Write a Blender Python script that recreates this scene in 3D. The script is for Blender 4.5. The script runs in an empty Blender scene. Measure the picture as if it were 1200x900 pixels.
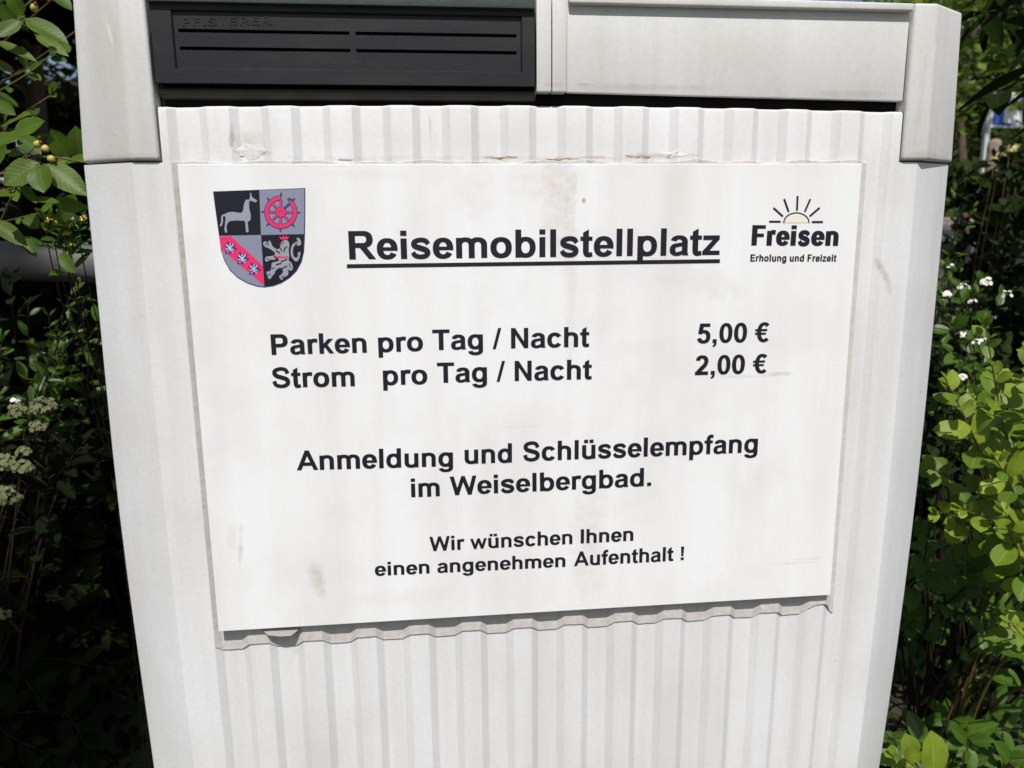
import bpy, bmesh, math, random
import numpy as np
from mathutils import Vector, Matrix
R = math.radians
sc = bpy.context.scene
col = sc.collection
GZ = 0.9                       # height of the notice's centre above the ground

# ------------------------------------------------------------------ camera
F_PX, YAW, PITCH, ROLL = 908.63, -0.1035, -0.1920, 0.0097
CAM = np.array([-0.0930, -0.6848, 0.1501 + GZ])
def rotm(y, p, r):
    cy, sy, cp, sp, cr, sr = math.cos(y), math.sin(y), math.cos(p), math.sin(p), math.cos(r), math.sin(r)
    return (np.array([[cy, -sy, 0], [sy, cy, 0], [0, 0, 1]]) @ np.array([[1, 0, 0], [0, cp, -sp], [0, sp, cp]])
            @ np.array([[cr, 0, sr], [0, 1, 0], [-sr, 0, cr]]))
RM = rotm(YAW, PITCH, ROLL)
def at(px, py, Y=0.0):
    """world point on the vertical plane y = Y seen at photo pixel (px, py)"""
    d = RM @ np.array([(px - 600) / F_PX, 1, -(py - 450) / F_PX])
    t = (Y - CAM[1]) / d[1]
    return Vector(CAM + t * d)
cd = bpy.data.cameras.new('camera'); cam = bpy.data.objects.new('camera', cd); col.objects.link(cam)
cd.sensor_width = 36.0; cd.lens = 36.0 * F_PX / 1200.0; cd.clip_start = 0.02; cd.clip_end = 2000
rt, fw, up = RM[:, 0], RM[:, 1], RM[:, 2]
cam.matrix_world = Matrix(((rt[0], up[0], -fw[0], CAM[0]), (rt[1], up[1], -fw[1], CAM[1]), (rt[2], up[2], -fw[2], CAM[2]), (0, 0, 0, 1)))
cd.dof.use_dof = True; cd.dof.focus_distance = 0.70; cd.dof.aperture_fstop = 9.0
sc.camera = cam

# ------------------------------------------------------------------ sky and sun
SUN_EL, SUN_AZ = R(54), R(6)          # azimuth: to the left of the cabinet's normal, on the camera's side
S = Vector((-math.sin(SUN_AZ) * math.cos(SUN_EL), -math.cos(SUN_AZ) * math.cos(SUN_EL), math.sin(SUN_EL)))
w = bpy.data.worlds.new('World'); sc.world = w; w.use_nodes = True
nt = w.node_tree; bg = nt.nodes['Background']
sky = nt.nodes.new('ShaderNodeTexSky'); sky.sky_type = 'NISHITA'; sky.sun_disc = False
sky.ozone_density = .45; sky.dust_density = 2.0; sky.sun_elevation = SUN_EL; sky.sun_rotation = math.atan2(S.x, S.y)
nt.links.new(sky.outputs[0], bg.inputs[0]); bg.inputs[1].default_value = 0.085
sd = bpy.data.lights.new('sun', 'SUN'); sd.energy = 4.4; sd.angle = R(0.8); sd.color = (1.0, 0.965, 0.93)
so = bpy.data.objects.new('sun', sd); col.objects.link(so); so.rotation_euler = S.to_track_quat('Z', 'Y').to_euler()
sc.view_settings.view_transform = 'Standard'; sc.view_settings.look = 'None'
sc.view_settings.exposure = 0.0; sc.view_settings.gamma = 1; sc.view_settings.use_curve_mapping = False
try:
    sc.cycles.max_bounces = 6; sc.cycles.diffuse_bounces = 3; sc.cycles.transparent_max_bounces = 8
    sc.cycles.use_denoising = True
except Exception: pass

# ------------------------------------------------------------------ materials
class NT:
    def __init__(s, name):
        s.m = bpy.data.materials.new(name); s.m.use_nodes = True; s.t = s.m.node_tree; s.p = s.t.nodes['Principled BSDF']; s.out = s.t.nodes['Material Output']
    def n(s, k, **kw):
        q = s.t.nodes.new('ShaderNode' + k)
        for a, b in kw.items(): setattr(q, a, b)
        return q
    def l(s, a, b): s.t.links.new(a, b)
    def set(s, **kw):
        for k, v in kw.items(): s.p.inputs[k.replace('_', ' ')].default_value = v
    def coord(s, which='Object', scale=(1, 1, 1)):
        c = s.n('TexCoord'); mp = s.n('Mapping'); mp.inputs['Scale'].default_value = scale; s.l(c.outputs[which], mp.inputs[0]); return mp.outputs[0]
    def noise(s, vec, scale, detail=4, rough=.55):
        q = s.n('TexNoise'); q.inputs['Scale'].default_value = scale; q.inputs['Detail'].default_value = detail; q.inputs['Roughness'].default_value = rough
        if vec is not None: s.l(vec, q.inputs['Vector'])
        return q.outputs['Fac']
    def ramp(s, fac, stops):
        q = s.n('ValToRGB'); e = q.color_ramp.elements
        while len(e) < len(stops): e.new(0.5)
        for k, (p, c) in zip(e, stops): k.position = p; k.color = (*c, 1) if not isinstance(c, (int, float)) else (c, c, c, 1)
        s.l(fac, q.inputs[0]); return q.outputs[0]
    def mix(s, fac, a, b, mode='MIX'):
        q = s.n('Mix', data_type='RGBA', blend_type=mode)
        for i, v in ((0, fac), (6, a), (7, b)):
            if isinstance(v, bpy.types.NodeSocket): s.l(v, q.inputs[i])
            elif isinstance(v, (int, float)): q.inputs[i].default_value = v if i == 0 else (v, v, v, 1)
            else: q.inputs[i].default_value = (*v, 1)
        return q.outputs[2]
    def math(s, op, a, b=0.0):
        q = s.n('Math', operation=op)
        for i, v in ((0, a), (1, b)):
            if isinstance(v, bpy.types.NodeSocket): s.l(v, q.inputs[i])
            else: q.inputs[i].default_value = v
        return q.outputs[0]
    def bump(s, h, strength, dist):
        b = s.n('Bump'); b.inputs['Strength'].default_value = strength; b.inputs['Distance'].default_value = dist
        s.l(h, b.inputs['Height']); s.l(b.outputs[0], s.p.inputs['Normal']); return b
    def color(s, c): s.l(c, s.p.inputs['Base Color'])

def grp_mat(name, base, dirt, amount, stains=(), ribs_=False):
    m = NT(name); v = m.coord('Object')
    st = m.noise(m.coord('Object', (38, 38, 2.2)), 1.0, 5)                 # vertical run marks
    bl = m.noise(v, 7.0, 6); fine = m.noise(v, 260, 3); sp = m.noise(v, 150, 2, .7)
    c = m.mix(m.ramp(st, [(.38, 0.0), (.75, amount)]), base, dirt)
    c = m.mix(m.ramp(bl, [(.42, 0.0), (.8, amount * .9)]), c, tuple(k * .86 for k in dirt))
    c = m.mix(m.ramp(fine, [(.30, .13), (.68, 0.0)]), c, tuple(k * .7 for k in dirt))
    c = m.mix(m.ramp(sp, [(.765, 0.0), (.80, .75)]), c, (.10, .085, .07))      # dark specks of dirt
    if stains:
        sep = m.n('SeparateXYZ'); m.l(v, sep.inputs[0]); wob = m.noise(v, 80, 5, .7)
        for px, py, rx, rz, amt, cc, sl in stains:
            p = at(px, py, .009); x, z = p.x - .010, p.z
            dz = m.math('SUBTRACT', sep.outputs[2], z); dx = m.math('SUBTRACT', m.math('SUBTRACT', sep.outputs[0], x), m.math('MULTIPLY', dz, sl))
            r = m.math('ADD', m.math('POWER', m.math('DIVIDE', dx, rx), 2), m.math('POWER', m.math('DIVIDE', dz, rz), 2))
            k = m.math('SUBTRACT', m.math('SUBTRACT', 1.0, r), m.math('MULTIPLY', m.math('SUBTRACT', wob, .42), 2.6)); q = m.n('Clamp'); m.l(m.math('MULTIPLY', k, amt), q.inputs[0]); q.inputs[2].default_value = amt
            c = m.mix(q.outputs[0], c, cc)
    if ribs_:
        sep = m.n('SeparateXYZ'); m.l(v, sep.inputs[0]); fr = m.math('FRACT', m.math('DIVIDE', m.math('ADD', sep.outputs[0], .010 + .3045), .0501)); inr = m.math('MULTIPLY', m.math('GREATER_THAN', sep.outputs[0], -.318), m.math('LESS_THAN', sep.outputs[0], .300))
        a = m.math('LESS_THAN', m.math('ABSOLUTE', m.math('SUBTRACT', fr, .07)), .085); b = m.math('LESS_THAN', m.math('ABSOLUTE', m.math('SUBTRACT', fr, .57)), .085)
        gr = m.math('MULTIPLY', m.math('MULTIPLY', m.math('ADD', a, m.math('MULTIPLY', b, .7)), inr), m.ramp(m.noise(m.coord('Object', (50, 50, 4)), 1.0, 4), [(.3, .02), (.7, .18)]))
        c = m.mix(gr, c, (.50, .49, .46))  # streaky grime tint that also paints the rib facets' shading deeper
    m.color(c); m.set(Roughness=.52); m.p.inputs['Specular IOR Level'].default_value = .35
    h = m.math('ADD', m.noise(v, 420, 3), m.math('MULTIPLY', m.noise(m.coord('Object', (300, 300, 14)), 1.0, 3), .8))
    m.bump(h, .22, .0006); return m.m
M = {}
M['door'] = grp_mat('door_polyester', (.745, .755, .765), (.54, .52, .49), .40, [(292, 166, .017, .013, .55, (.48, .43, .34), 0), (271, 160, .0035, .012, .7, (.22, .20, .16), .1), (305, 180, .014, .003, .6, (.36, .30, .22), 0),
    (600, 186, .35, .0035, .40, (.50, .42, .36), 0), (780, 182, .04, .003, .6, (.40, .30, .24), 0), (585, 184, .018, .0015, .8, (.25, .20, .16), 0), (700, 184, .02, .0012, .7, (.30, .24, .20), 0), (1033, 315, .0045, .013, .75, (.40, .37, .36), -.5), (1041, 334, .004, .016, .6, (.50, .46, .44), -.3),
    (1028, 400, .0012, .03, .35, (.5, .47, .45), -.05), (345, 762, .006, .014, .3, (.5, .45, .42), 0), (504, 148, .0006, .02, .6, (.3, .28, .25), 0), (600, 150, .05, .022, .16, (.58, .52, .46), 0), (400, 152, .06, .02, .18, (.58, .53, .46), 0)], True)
M['hood'] = grp_mat('hood_polyester', (.67, .668, .65), (.47, .45, .41), .42, [(140, 184, .05, .004, .5, (.42, .39, .34), 0), (1088, 183, .04, .005, .5, (.42, .39, .34), 0), (135, 60, .012, .03, .3, (.50, .47, .42), 0), (1075, 120, .004, .05, .35, (.48, .46, .42), .05), (650, 100, .010, .003, .5, (.45, .40, .33), 0), (1092, 62, .002, .010, .6, (.80, .80, .78), .3), (128, 40, .002, .014, .5, (.82, .82, .80), -.2)])
M['panel'] = grp_mat('panel_polyester', (.69, .695, .68), (.50, .48, .44), .40, [(760, 102, .10, .004, .5, (.46, .43, .38), 0), (1000, 110, .06, .004, .5, (.46, .43, .38), 0), (870, 60, .05, .02, .25, (.55, .53, .48), 0), (680, 98, .012, .0012, .6, (.35, .31, .26), 0)])
def simple(name, c, rough=.6, spec=.4, bump=None, var=.25):
    m = NT(name); v = m.coord('Object'); f = m.noise(v, 60 if bump is None else bump[0], 4)
    m.color(m.mix(f, tuple(k * (1 - var) for k in c), tuple(min(1, k * (1 + var)) for k in c))); m.set(Roughness=rough)
    m.p.inputs['Specular IOR Level'].default_value = spec
    if bump: m.bump(m.noise(v, bump[0], 4), bump[1], bump[2])
    return m.m
def vent_mat():
    m = NT('vent_black_plastic'); v = m.coord('Object')
    c = m.mix(m.noise(v, 60, 4), (.0095, .010, .0125), (.0155, .016, .0185))
    c = m.mix(m.ramp(m.noise(m.coord('Object', (9, 9, 40)), 1.0, 6, .65), [(.48, 0.0), (.85, .5)]), c, (.045, .043, .040))     # dust and fading
    c = m.mix(m.ramp(m.noise(v, 190, 2, .7), [(.74, 0.0), (.78, .6)]), c, (.10, .085, .065))
    m.color(c); m.set(Roughness=.55); m.p.inputs['Specular IOR Level'].default_value = .3; m.bump(m.noise(v, 520, 3), .25, .0006); return m.m
M['vent'] = vent_mat()
M['slot'] = simple('slot_dark', (.004, .004, .0045), .8, .1, None, .2)
M['sill'] = simple('sill_grey_brown', (.05, .045, .036), .6, .3, (90, .3, .001), .35)
M['dark'] = simple('cavity_shade', (.01, .0095, .009), .9, .1, None, .2)
M['backing'] = simple('backing_grey_foam', (.55, .53, .50), .85, .15, (160, .5, .0012), .22)
M['residue'] = simple('residue_glue', (.50, .43, .36), .8, .2, (220, .6, .001), .4)
M['concrete'] = simple('plinth_concrete', (.28, .27, .25), .9, .2, (40, .5, .003), .25)
M['ink'] = simple('ink_black', (.010, .010, .018), .5, .35, None, .1)
M['crest_black'] = simple('crest_black', (.007, .007, .016), .5, .35, None, .1)
M['crest_grey'] = simple('crest_grey', (.235, .255, .34), .5, .3, (700, 0, .0001), .12)
M['crest_white'] = simple('crest_white', (.31, .32, .38), .5, .3, (700, 0, .0001), .2)
M['crest_red'] = simple('crest_red', (.78, .03, .14), .5, .3, (700, 0, .0001), .15)
M['crest_blue'] = simple('crest_blue', (.06, .055, .20), .5, .3, None, .15)
M['crest_edge'] = simple('crest_edge', (.05, .05, .17), .5, .3, None, .1)
M['sun_fill'] = simple('sun_cream', (.80, .77, .66), .5, .3, None, .03)

def paper_mat():
    m = NT('notice_laminate'); v = m.coord('Object')
    st = m.noise(m.coord('Object', (13, 13, 1.6)), 1.0, 6, .6)
    bl = m.noise(v, 9, 6, .6); fine = m.noise(v, 330, 3)
    c = m.mix(m.ramp(st, [(.42, 0.0), (.80, .50)]), (.835, .85, .86), (.64, .585, .53))
    c = m.mix(m.ramp(bl, [(.48, 0.0), (.82, .42)]), c, (.61, .57, .52))
    c = m.mix(m.ramp(fine, [(.3, .05), (.65, 0.0)]), c, (.55, .52, .48))
    # smears that stay on the sheet: ellipses in its own metres, broken up by noise
    sep = m.n('SeparateXYZ'); m.l(v, sep.inputs[0]); wob = m.noise(v, 95, 5, .7)
    def smear(c, x, z, rx, rz, amt, col, slant=0.0):
        dx = m.math('SUBTRACT', sep.outputs[0], x); dz = m.math('SUBTRACT', sep.outputs[2], z)
        dx = m.math('SUBTRACT', dx, m.math('MULTIPLY', dz, slant))
        r = m.math('ADD', m.math('POWER', m.math('DIVIDE', dx, rx), 2), m.math('POWER', m.math('DIVIDE', dz, rz), 2))
        k = m.math('SUBTRACT', m.math('SUBTRACT', 1.0, r), m.math('MULTIPLY', m.math('SUBTRACT', wob, .42), 2.6))
        q = m.n('Clamp'); m.l(m.math('MULTIPLY', k, amt), q.inputs[0]); q.inputs[2].default_value = amt
        return m.mix(q.outputs[0], c, col)
    def Z(px, py): p = at(px, py); return p.x, p.z - GZ
    for px, py, rx, rz, amt, cc, sl in [(372, 678, .010, .024, .7, (.52, .48, .43), -.15), (282, 640, .003, .026, .55, (.52, .47, .43), .1), (272, 630, .006, .02, .22, (.55, .48, .45), .1),
        (655, 235, .020, .075, .42, (.58, .50, .43), 0), (668, 300, .008, .12, .30, (.60, .53, .47), 0), (640, 215, .05, .02, .25, (.60, .54, .47), 0), (690, 640, .022, .09, .34, (.60, .53, .46), 0), (560, 225, .02, .04, .22, (.62, .56, .5), 0), (400, 600, .03, .02, .15, (.62, .58, .54), 0), (820, 330, .05, .02, .22, (.60, .55, .50), -1.0), (470, 700, .06, .012, .2, (.62, .57, .52), 0), (912, 438, .016, .0025, .5, (.48, .40, .36), 1.5),
        (880, 441, .06, .0015, .35, (.55, .50, .47), .4), (684, 235, .0022, .003, 1.0, (.25, .15, .12), 0), (790, 222, .014, .03, .16, (.62, .56, .50), 0),
        (430, 205, .05, .006, .16, (.60, .54, .48), 0), (765, 405, .05, .012, .12, (.60, .54, .48), 2.), (930, 660, .03, .0014, .5, (.55, .54, .55), 1.8), (945, 655, .03, .0012, .45, (.55, .54, .55), 1.8),
        (610, 500, .03, .0012, .22, (.6, .56, .53), -2.)]:
        x, z = Z(px, py); c = smear(c, x, z, rx, rz, amt, cc, sl)
    m.color(c); m.set(Roughness=.42); m.p.inputs['Specular IOR Level'].default_value = .35
    m.bump(m.math('ADD', m.noise(v, 500, 2), m.math('MULTIPLY', bl, 3.0)), .12, .0008); return m.m
M['paper'] = paper_mat()

def leaf_mat(name, c1, c2, trans=.35, rough=.42, tcol=None, vein=.35, spec=.4):
    m = NT(name); g = m.n('NewGeometry'); uv = m.n('TexCoord'); sep = m.n('SeparateXYZ'); m.l(uv.outputs['UV'], sep.inputs[0])
    c = m.mix(g.outputs['Random Per Island'], c1, c2)
    c = m.mix(m.ramp(m.noise(m.coord('Object'), 90, 3), [(.35, 0.0), (.8, .35)]), c, tuple(k * .62 for k in c1))
    au = m.math('ABSOLUTE', m.math('SUBTRACT', sep.outputs[0], .5))
    mid = m.math('LESS_THAN', au, .022)
    lat = m.math('SINE', m.math('MULTIPLY', m.math('SUBTRACT', sep.outputs[1], m.math('MULTIPLY', au, .55)), 52.0))
    c = m.mix(m.math('MULTIPLY', mid, vein), c, tuple(min(1, k * 1.9 + .03) for k in c2))
    c = m.mix(m.math('MULTIPLY', m.math('GREATER_THAN', lat, .95), vein * .22), c, tuple(min(1, k * 1.5) for k in c2))
    m.color(c); m.set(Roughness=rough); m.p.inputs['Specular IOR Level'].default_value = spec
    m.bump(m.math('SUBTRACT', m.math('MULTIPLY', lat, -.5), m.math('MULTIPLY', mid, 2.0)), .13, .0005)
    t = m.n('BsdfTranslucent'); tc = m.mix(.5, c, tcol or tuple(min(1, k * 1.5) for k in c2)); m.l(tc, t.inputs[0])
    mx = m.n('MixShader'); mx.inputs[0].default_value = trans; m.l(m.p.outputs[0], mx.inputs[1]); m.l(t.outputs[0], mx.inputs[2]); m.l(mx.outputs[0], m.out.inputs[0])
    return m.m
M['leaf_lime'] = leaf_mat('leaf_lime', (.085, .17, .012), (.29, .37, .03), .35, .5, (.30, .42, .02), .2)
M['leaf_mid'] = leaf_mat('leaf_mid_green', (.040, .095, .008), (.085, .165, .014), .3, .42)
M['leaf_serv'] = leaf_mat('leaf_fresh_green', (.058, .112, .010), (.115, .195, .018), .38, .45, None, .2, .3)
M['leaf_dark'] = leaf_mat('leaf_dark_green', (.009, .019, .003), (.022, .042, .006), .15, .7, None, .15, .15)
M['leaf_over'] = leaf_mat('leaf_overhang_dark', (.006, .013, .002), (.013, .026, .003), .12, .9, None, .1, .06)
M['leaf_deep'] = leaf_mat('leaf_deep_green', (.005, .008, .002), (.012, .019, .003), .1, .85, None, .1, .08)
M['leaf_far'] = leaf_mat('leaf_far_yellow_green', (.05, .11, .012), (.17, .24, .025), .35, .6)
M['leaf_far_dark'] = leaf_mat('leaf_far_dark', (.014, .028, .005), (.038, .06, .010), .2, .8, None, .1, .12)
M['grass'] = leaf_mat('grass_green', (.03, .07, .012), (.08, .14, .02), .3, .6)
M['petal'] = simple('petal_white', (.78, .77, .70), .7, .2, (300, .2, .001), .1)
M['cream'] = simple('petal_cream', (.15, .165, .075), .8, .2, (300, .3, .001), .25)
M['yellow'] = simple('petal_yellow', (.72, .52, .10), .7, .2, (300, .2, .001), .25)
M['berry'] = simple('berry_green_yellow', (.42, .40, .09), .4, .4, (200, .2, .001), .3)
M['berry_tip'] = simple('berry_tip_red', (.20, .06, .035), .6, .3, (200, .2, .001), .3)
M['twig'] = simple('twig_brown', (.028, .017, .011), .7, .3, (150, .5, .001), .35)
M['twig_green'] = simple('twig_green', (.11, .085, .028), .6, .3, (150, .4, .001), .35)
M['bark'] = simple('bark_brown', (.11, .075, .055), .9, .2, (26, .8, .01), .4)
M['stone'] = simple('boulder_stone', (.27, .21, .16), .9, .2, (14, .8, .02), .3)
M['post'] = simple('post_metal', (.55, .58, .60), .4, .5, None, .08)
M['board_white'] = simple('board_white', (.72, .74, .76), .45, .4, None, .05)
M['board_blue'] = simple('board_blue', (.03, .10, .42), .45, .4, None, .15)
M['board_green'] = simple('board_green', (.02, .22, .16), .45, .4, None, .15)
M['rail'] = simple('rail_grey', (.105, .10, .098), .55, .4, (8, .1, .002), .25)
M['van'] = simple('van_paint', (.42, .45, .45), .35, .5, None, .05)
M['tyre'] = simple('tyre_rubber', (.015, .015, .015), .85, .2, None, .2)
M['rim'] = simple('rim_metal', (.4, .4, .42), .4, .5, None, .1)
M['glass'] = simple('dark_window_glass', (.02, .03, .045), .08, .6, None, .1)
M['lamp'] = simple('headlight_lens', (.55, .55, .52), .2, .6, None, .1)
def ground_mat(name, a, b, sc1, sc2, bump):
    m = NT(name); v = m.coord('Object')
    c = m.mix(m.ramp(m.noise(v, sc1, 6), [(.35, 0.0), (.7, 1.0)]), a, b)
    c = m.mix(m.ramp(m.noise(v, sc2, 3), [(.4, 0.0), (.7, .5)]), c, tuple(k * .55 for k in a))
    m.color(c); m.set(Roughness=.95); m.bump(m.noise(v, sc2, 4), .6, bump); return m.m
M['ground'] = ground_mat('ground_soil_grass', (.030, .045, .014), (.055, .045, .030), 1.2, 22, .02)
M['path'] = ground_mat('path_gravel', (.33, .26, .23), (.42, .35, .31), 2.0, 60, .01)
M['asphalt'] = ground_mat('asphalt', (.07, .065, .062), (.10, .093, .088), .8, 90, .005)

# ------------------------------------------------------------------ helpers
def link(o, parent=None):
    col.objects.link(o)
    if parent: o.parent = parent
    return o
def empty(name, loc=(0, 0, 0), label=None, cat=None, group=None):
    o = link(bpy.data.objects.new(name, None)); o.location = loc; o.empty_display_size = .1
    tag(o, label, cat, group); return o
def tag(o, label=None, cat=None, group=None, kind=None):
    if label: o['label'] = label
    if cat: o['category'] = cat
    if group: o['group'] = group
    if kind: o['kind'] = kind
    return o
def mesh_obj(name, verts, faces, mat, parent=None, smooth=False, uvs=None, loc=None):
    """verts in world coordinates; re-based to the parent's origin"""
    me = bpy.data.meshes.new(name); o = bpy.data.objects.new(name, me)
    off = Vector(parent.location) if parent and not parent.parent else (Vector(parent.parent.location) + Vector(parent.location) if parent else Vector(loc or (0, 0, 0)))
    V = np.asarray(verts, dtype=float).reshape(-1, 3) - np.array(off)
    me.from_pydata(V.tolist(), [], [list(f) for f in faces]); me.materials.append(mat)
    if uvs is not None:
        ul = me.uv_layers.new(name='uv'); idx = np.zeros(len(me.loops), dtype=np.int32); me.loops.foreach_get('vertex_index', idx)
        ul.data.foreach_set('uv', np.asarray(uvs, dtype=np.float32)[idx].ravel())
    if smooth: me.polygons.foreach_set('use_smooth', [True] * len(me.polygons))
    me.update(); link(o, parent)
    if loc and not parent: o.location = loc
    return o
def bm_obj(name, bm, mat, parent=None, smooth_angle=None):
    bmesh.ops.recalc_face_normals(bm, faces=bm.faces)
    V = [tuple(v.co) for v in bm.verts]; bm.verts.index_update(); Fc = [[v.index for v in f.verts] for f in bm.faces]; bm.free()
    o = mesh_obj(name, V, Fc, mat, parent)
    if smooth_angle:
        o.data.polygons.foreach_set('use_smooth', [True] * len(o.data.polygons)); o.data.set_sharp_from_angle(angle=R(smooth_angle))
    return o
def bm_box(bm, x0, x1, y0, y1, z0, z1, bev=0, seg=2):
    r = bmesh.ops.create_cube(bm, size=1.0); vs = r['verts']
    for v in vs: v.co = Vector(((x0 + x1) / 2 + v.co.x * (x1 - x0), (y0 + y1) / 2 + v.co.y * (y1 - y0), (z0 + z1) / 2 + v.co.z * (z1 - z0)))
    if bev:
        es = {e for v in vs for e in v.link_edges}
        bmesh.ops.bevel(bm, geom=list(es), offset=bev, segments=seg, affect='EDGES', profile=.6)
def bm_prism_y(bm, poly, y0, y1, bev=0, seg=2):
    """polygon in (x, z) extruded along y"""
    a = [bm.verts.new((x, y0, z)) for x, z in poly]; b = [bm.verts.new((x, y1, z)) for x, z in poly]; n = len(poly)
    fs = [bm.faces.new(a), bm.faces.new(b[::-1])] + [bm.faces.new((a[i], b[i], b[(i + 1) % n], a[(i + 1) % n])) for i in range(n)]
    if bev: bmesh.ops.bevel(bm, geom=list({e for f in fs for e in f.edges}), offset=bev, segments=seg, affect='EDGES', profile=.6)
def bm_prism_z(bm, poly, z0, z1, bev=0, seg=2):
    a = [bm.verts.new((x, y, z0)) for x, y in poly]; b = [bm.verts.new((x, y, z1)) for x, y in poly]; n = len(poly)
    fs = [bm.faces.new(a[::-1]), bm.faces.new(b)] + [bm.faces.new((a[i], a[(i + 1) % n], b[(i + 1) % n], b[i])) for i in range(n)]
    if bev: bmesh.ops.bevel(bm, geom=list({e for f in fs for e in f.edges}), offset=bev, segments=seg, affect='EDGES', profile=.6)
def tube(pts, radii, n=6):
    pts = [Vector(p) for p in pts]; V = []; Fc = []
    for i, p in enumerate(pts):
        d = (pts[min(i + 1, len(pts) - 1)] - pts[max(i - 1, 0)]).normalized()
        a = d.orthogonal().normalized(); b = d.cross(a); r = radii[i] if hasattr(radii, '__len__') else radii
        V += [tuple(p + a * (r * math.cos(2 * math.pi * k / n)) + b * (r * math.sin(2 * math.pi * k / n))) for k in range(n)]
    # keep rings aligned by matching nearest start vertex
    for i in range(len(pts) - 1):
        A = i * n; B = A + n
        sh = min(range(n), key=lambda k: (Vector(V[A]) - Vector(V[B + k])).length)
        Fc += [(A + k, A + (k + 1) % n, B + (k + 1 + sh) % n, B + (k + sh) % n) for k in range(n)]
    Fc.append(tuple(range(n))[::-1]); Fc.append(tuple(range(len(V) - n, len(V)))); return V, Fc
class Bag:
    def __init__(s): s.V = []; s.F = []; s.U = []
    def add(s, V, Fc, U=None):
        o = len(s.V); s.V += list(V); s.F += [tuple(i + o for i in f) for f in Fc]; s.U += list(U) if U is not None else [(0, 0)] * len(V)
    def build(s, name, mat, parent=None, smooth=True, loc=None): return mesh_obj(name, s.V, s.F, mat, parent, smooth, s.U, loc)
def catmull(P, n=8):
    P = [Vector(p) for p in P]; Q = [P[0] * 2 - P[1]] + P + [P[-1] * 2 - P[-2]]; out = []
    for i in range(1, len(Q) - 2):
        for k in range(n):
            t = k / n; a, b, c, d = Q[i - 1:i + 3]
            out.append(.5 * ((2 * b) + (c - a) * t + (2 * a - 5 * b + 4 * c - d) * t * t + (3 * b - a - 3 * c + d) * t ** 3))
    return out + [P[-1]]

# ------------------------------------------------------------------ ground, path, road, sky dome is the world
def sstep(a, b, x): t = min(1, max(0, (x - a) / (b - a))); return t * t * (3 - 2 * t)
def ground_h(x, y): return 1.22 * sstep(3.2, 13, y) * sstep(-2.5, 1.0, x) + .02 * math.sin(x * 1.7) * math.sin(y * 1.3) * sstep(1.5, 3, y)
def axis(lo, hi):
    a = [0.0]; s = .25
    while a[-1] < hi: a.append(a[-1] + s); s = min(s * 1.09, 60)
    return a
xs = sorted(set([-v for v in axis(0, 600)] + axis(0, 600))); ys = sorted(set([-v for v in axis(0, 120)] + axis(0, 900)))
def sheet(name, xs, ys, dz, mat, keep=None):
    V = [(x, y, ground_h(x, y) + dz) for y in ys for x in xs]; nx = len(xs)
    Fc = [(j * nx + i, j * nx + i + 1, (j + 1) * nx + i + 1, (j + 1) * nx + i) for j in range(len(ys) - 1) for i in range(nx - 1)]
    o = mesh_obj(name, V, Fc, mat, smooth=True); tag(o, kind='structure'); return o
sheet('ground', xs, ys, 0, M['ground'])
def ribbon(name, line, half, dz, mat):
    P = catmull(line, 24); V = []; Fc = []
    for i, p in enumerate(P):
        d = (P[min(i + 1, len(P) - 1)] - P[max(0, i - 1)]).normalized(); n = Vector((-d.y, d.x, 0))
        for k in range(7):
            q = p + n * half * (k / 3 - 1); V.append((q.x, q.y, ground_h(q.x, q.y) + dz))
    Fc = [(i * 7 + k, (i + 1) * 7 + k, (i + 1) * 7 + k + 1, i * 7 + k + 1) for i in range(len(P) - 1) for k in range(6)]
    o = mesh_obj(name, V, Fc, mat, smooth=True); tag(o, kind='structure'); return o
ribbon('path', [(16, 9, 0), (12, 10, 0), (9, 11.2, 0), (6, 12.2, 0), (3.4, 13.5, 0), (1.2, 16, 0), (0, 22, 0)], 2.3, .03, M['path'])
ribbon('road', [(-40, 15, 0), (-20, 15.5, 0), (-8, 16, 0), (-4, 19, 0), (-3, 27, 0), (-2.5, 40, 0)], 3.0, .03, M['asphalt'])

# ------------------------------------------------------------------ the cabinet
CXC = .010                                   # cabinet centre
Zt = lambda z: z + GZ
cab = empty('service_cabinet', (CXC, .19, 0), 'large off-white plastic electrical cabinet with ribbed front and dark vent', 'electrical cabinet')
YR, YV = .0088, .0134                        # rib crest and rib groove depth
X0, X1 = CXC - .345, CXC + .345              # where the chamfers begin
XE = .3935; YE = .034
# ribbed front: crest/groove profile along x
RP = .0505; FW = .0068
prof = [(X0, YR)]
xg0 = -.3045
ribs = [xg0 + i * RP - .001 * i * .4 for i in range(13)]   # dark facets (crest -> groove, going right)
for i, x in enumerate(ribs):
    prof += [(x, YR), (x + FW, YV)]
    if i < 12: prof += [(x + RP * .5, YV), (x + RP * .5 + FW, YR)]
prof += [(ribs[-1] + .024, YV), (ribs[-1] + .024 + FW, YR), (X1, YR)]
def rib_y(x):
    for (a, ya), (b, yb) in zip(prof, prof[1:]):
        if a <= x <= b: return ya + (yb - ya) * (x - a) / max(1e-9, b - a)
    return YR
DT = lambda x: Zt(.2545) + .0035 * (1 - min(1, abs(x - .01) / .33) ** 2)        # top edge of the ribbed door, slightly crowned
DL, DR = at(187, 150, .009).x, at(1056.5, 150, .009).x                       # the door between the hood legs
ZS = Zt(.2105)                               # seam under the hood legs
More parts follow.
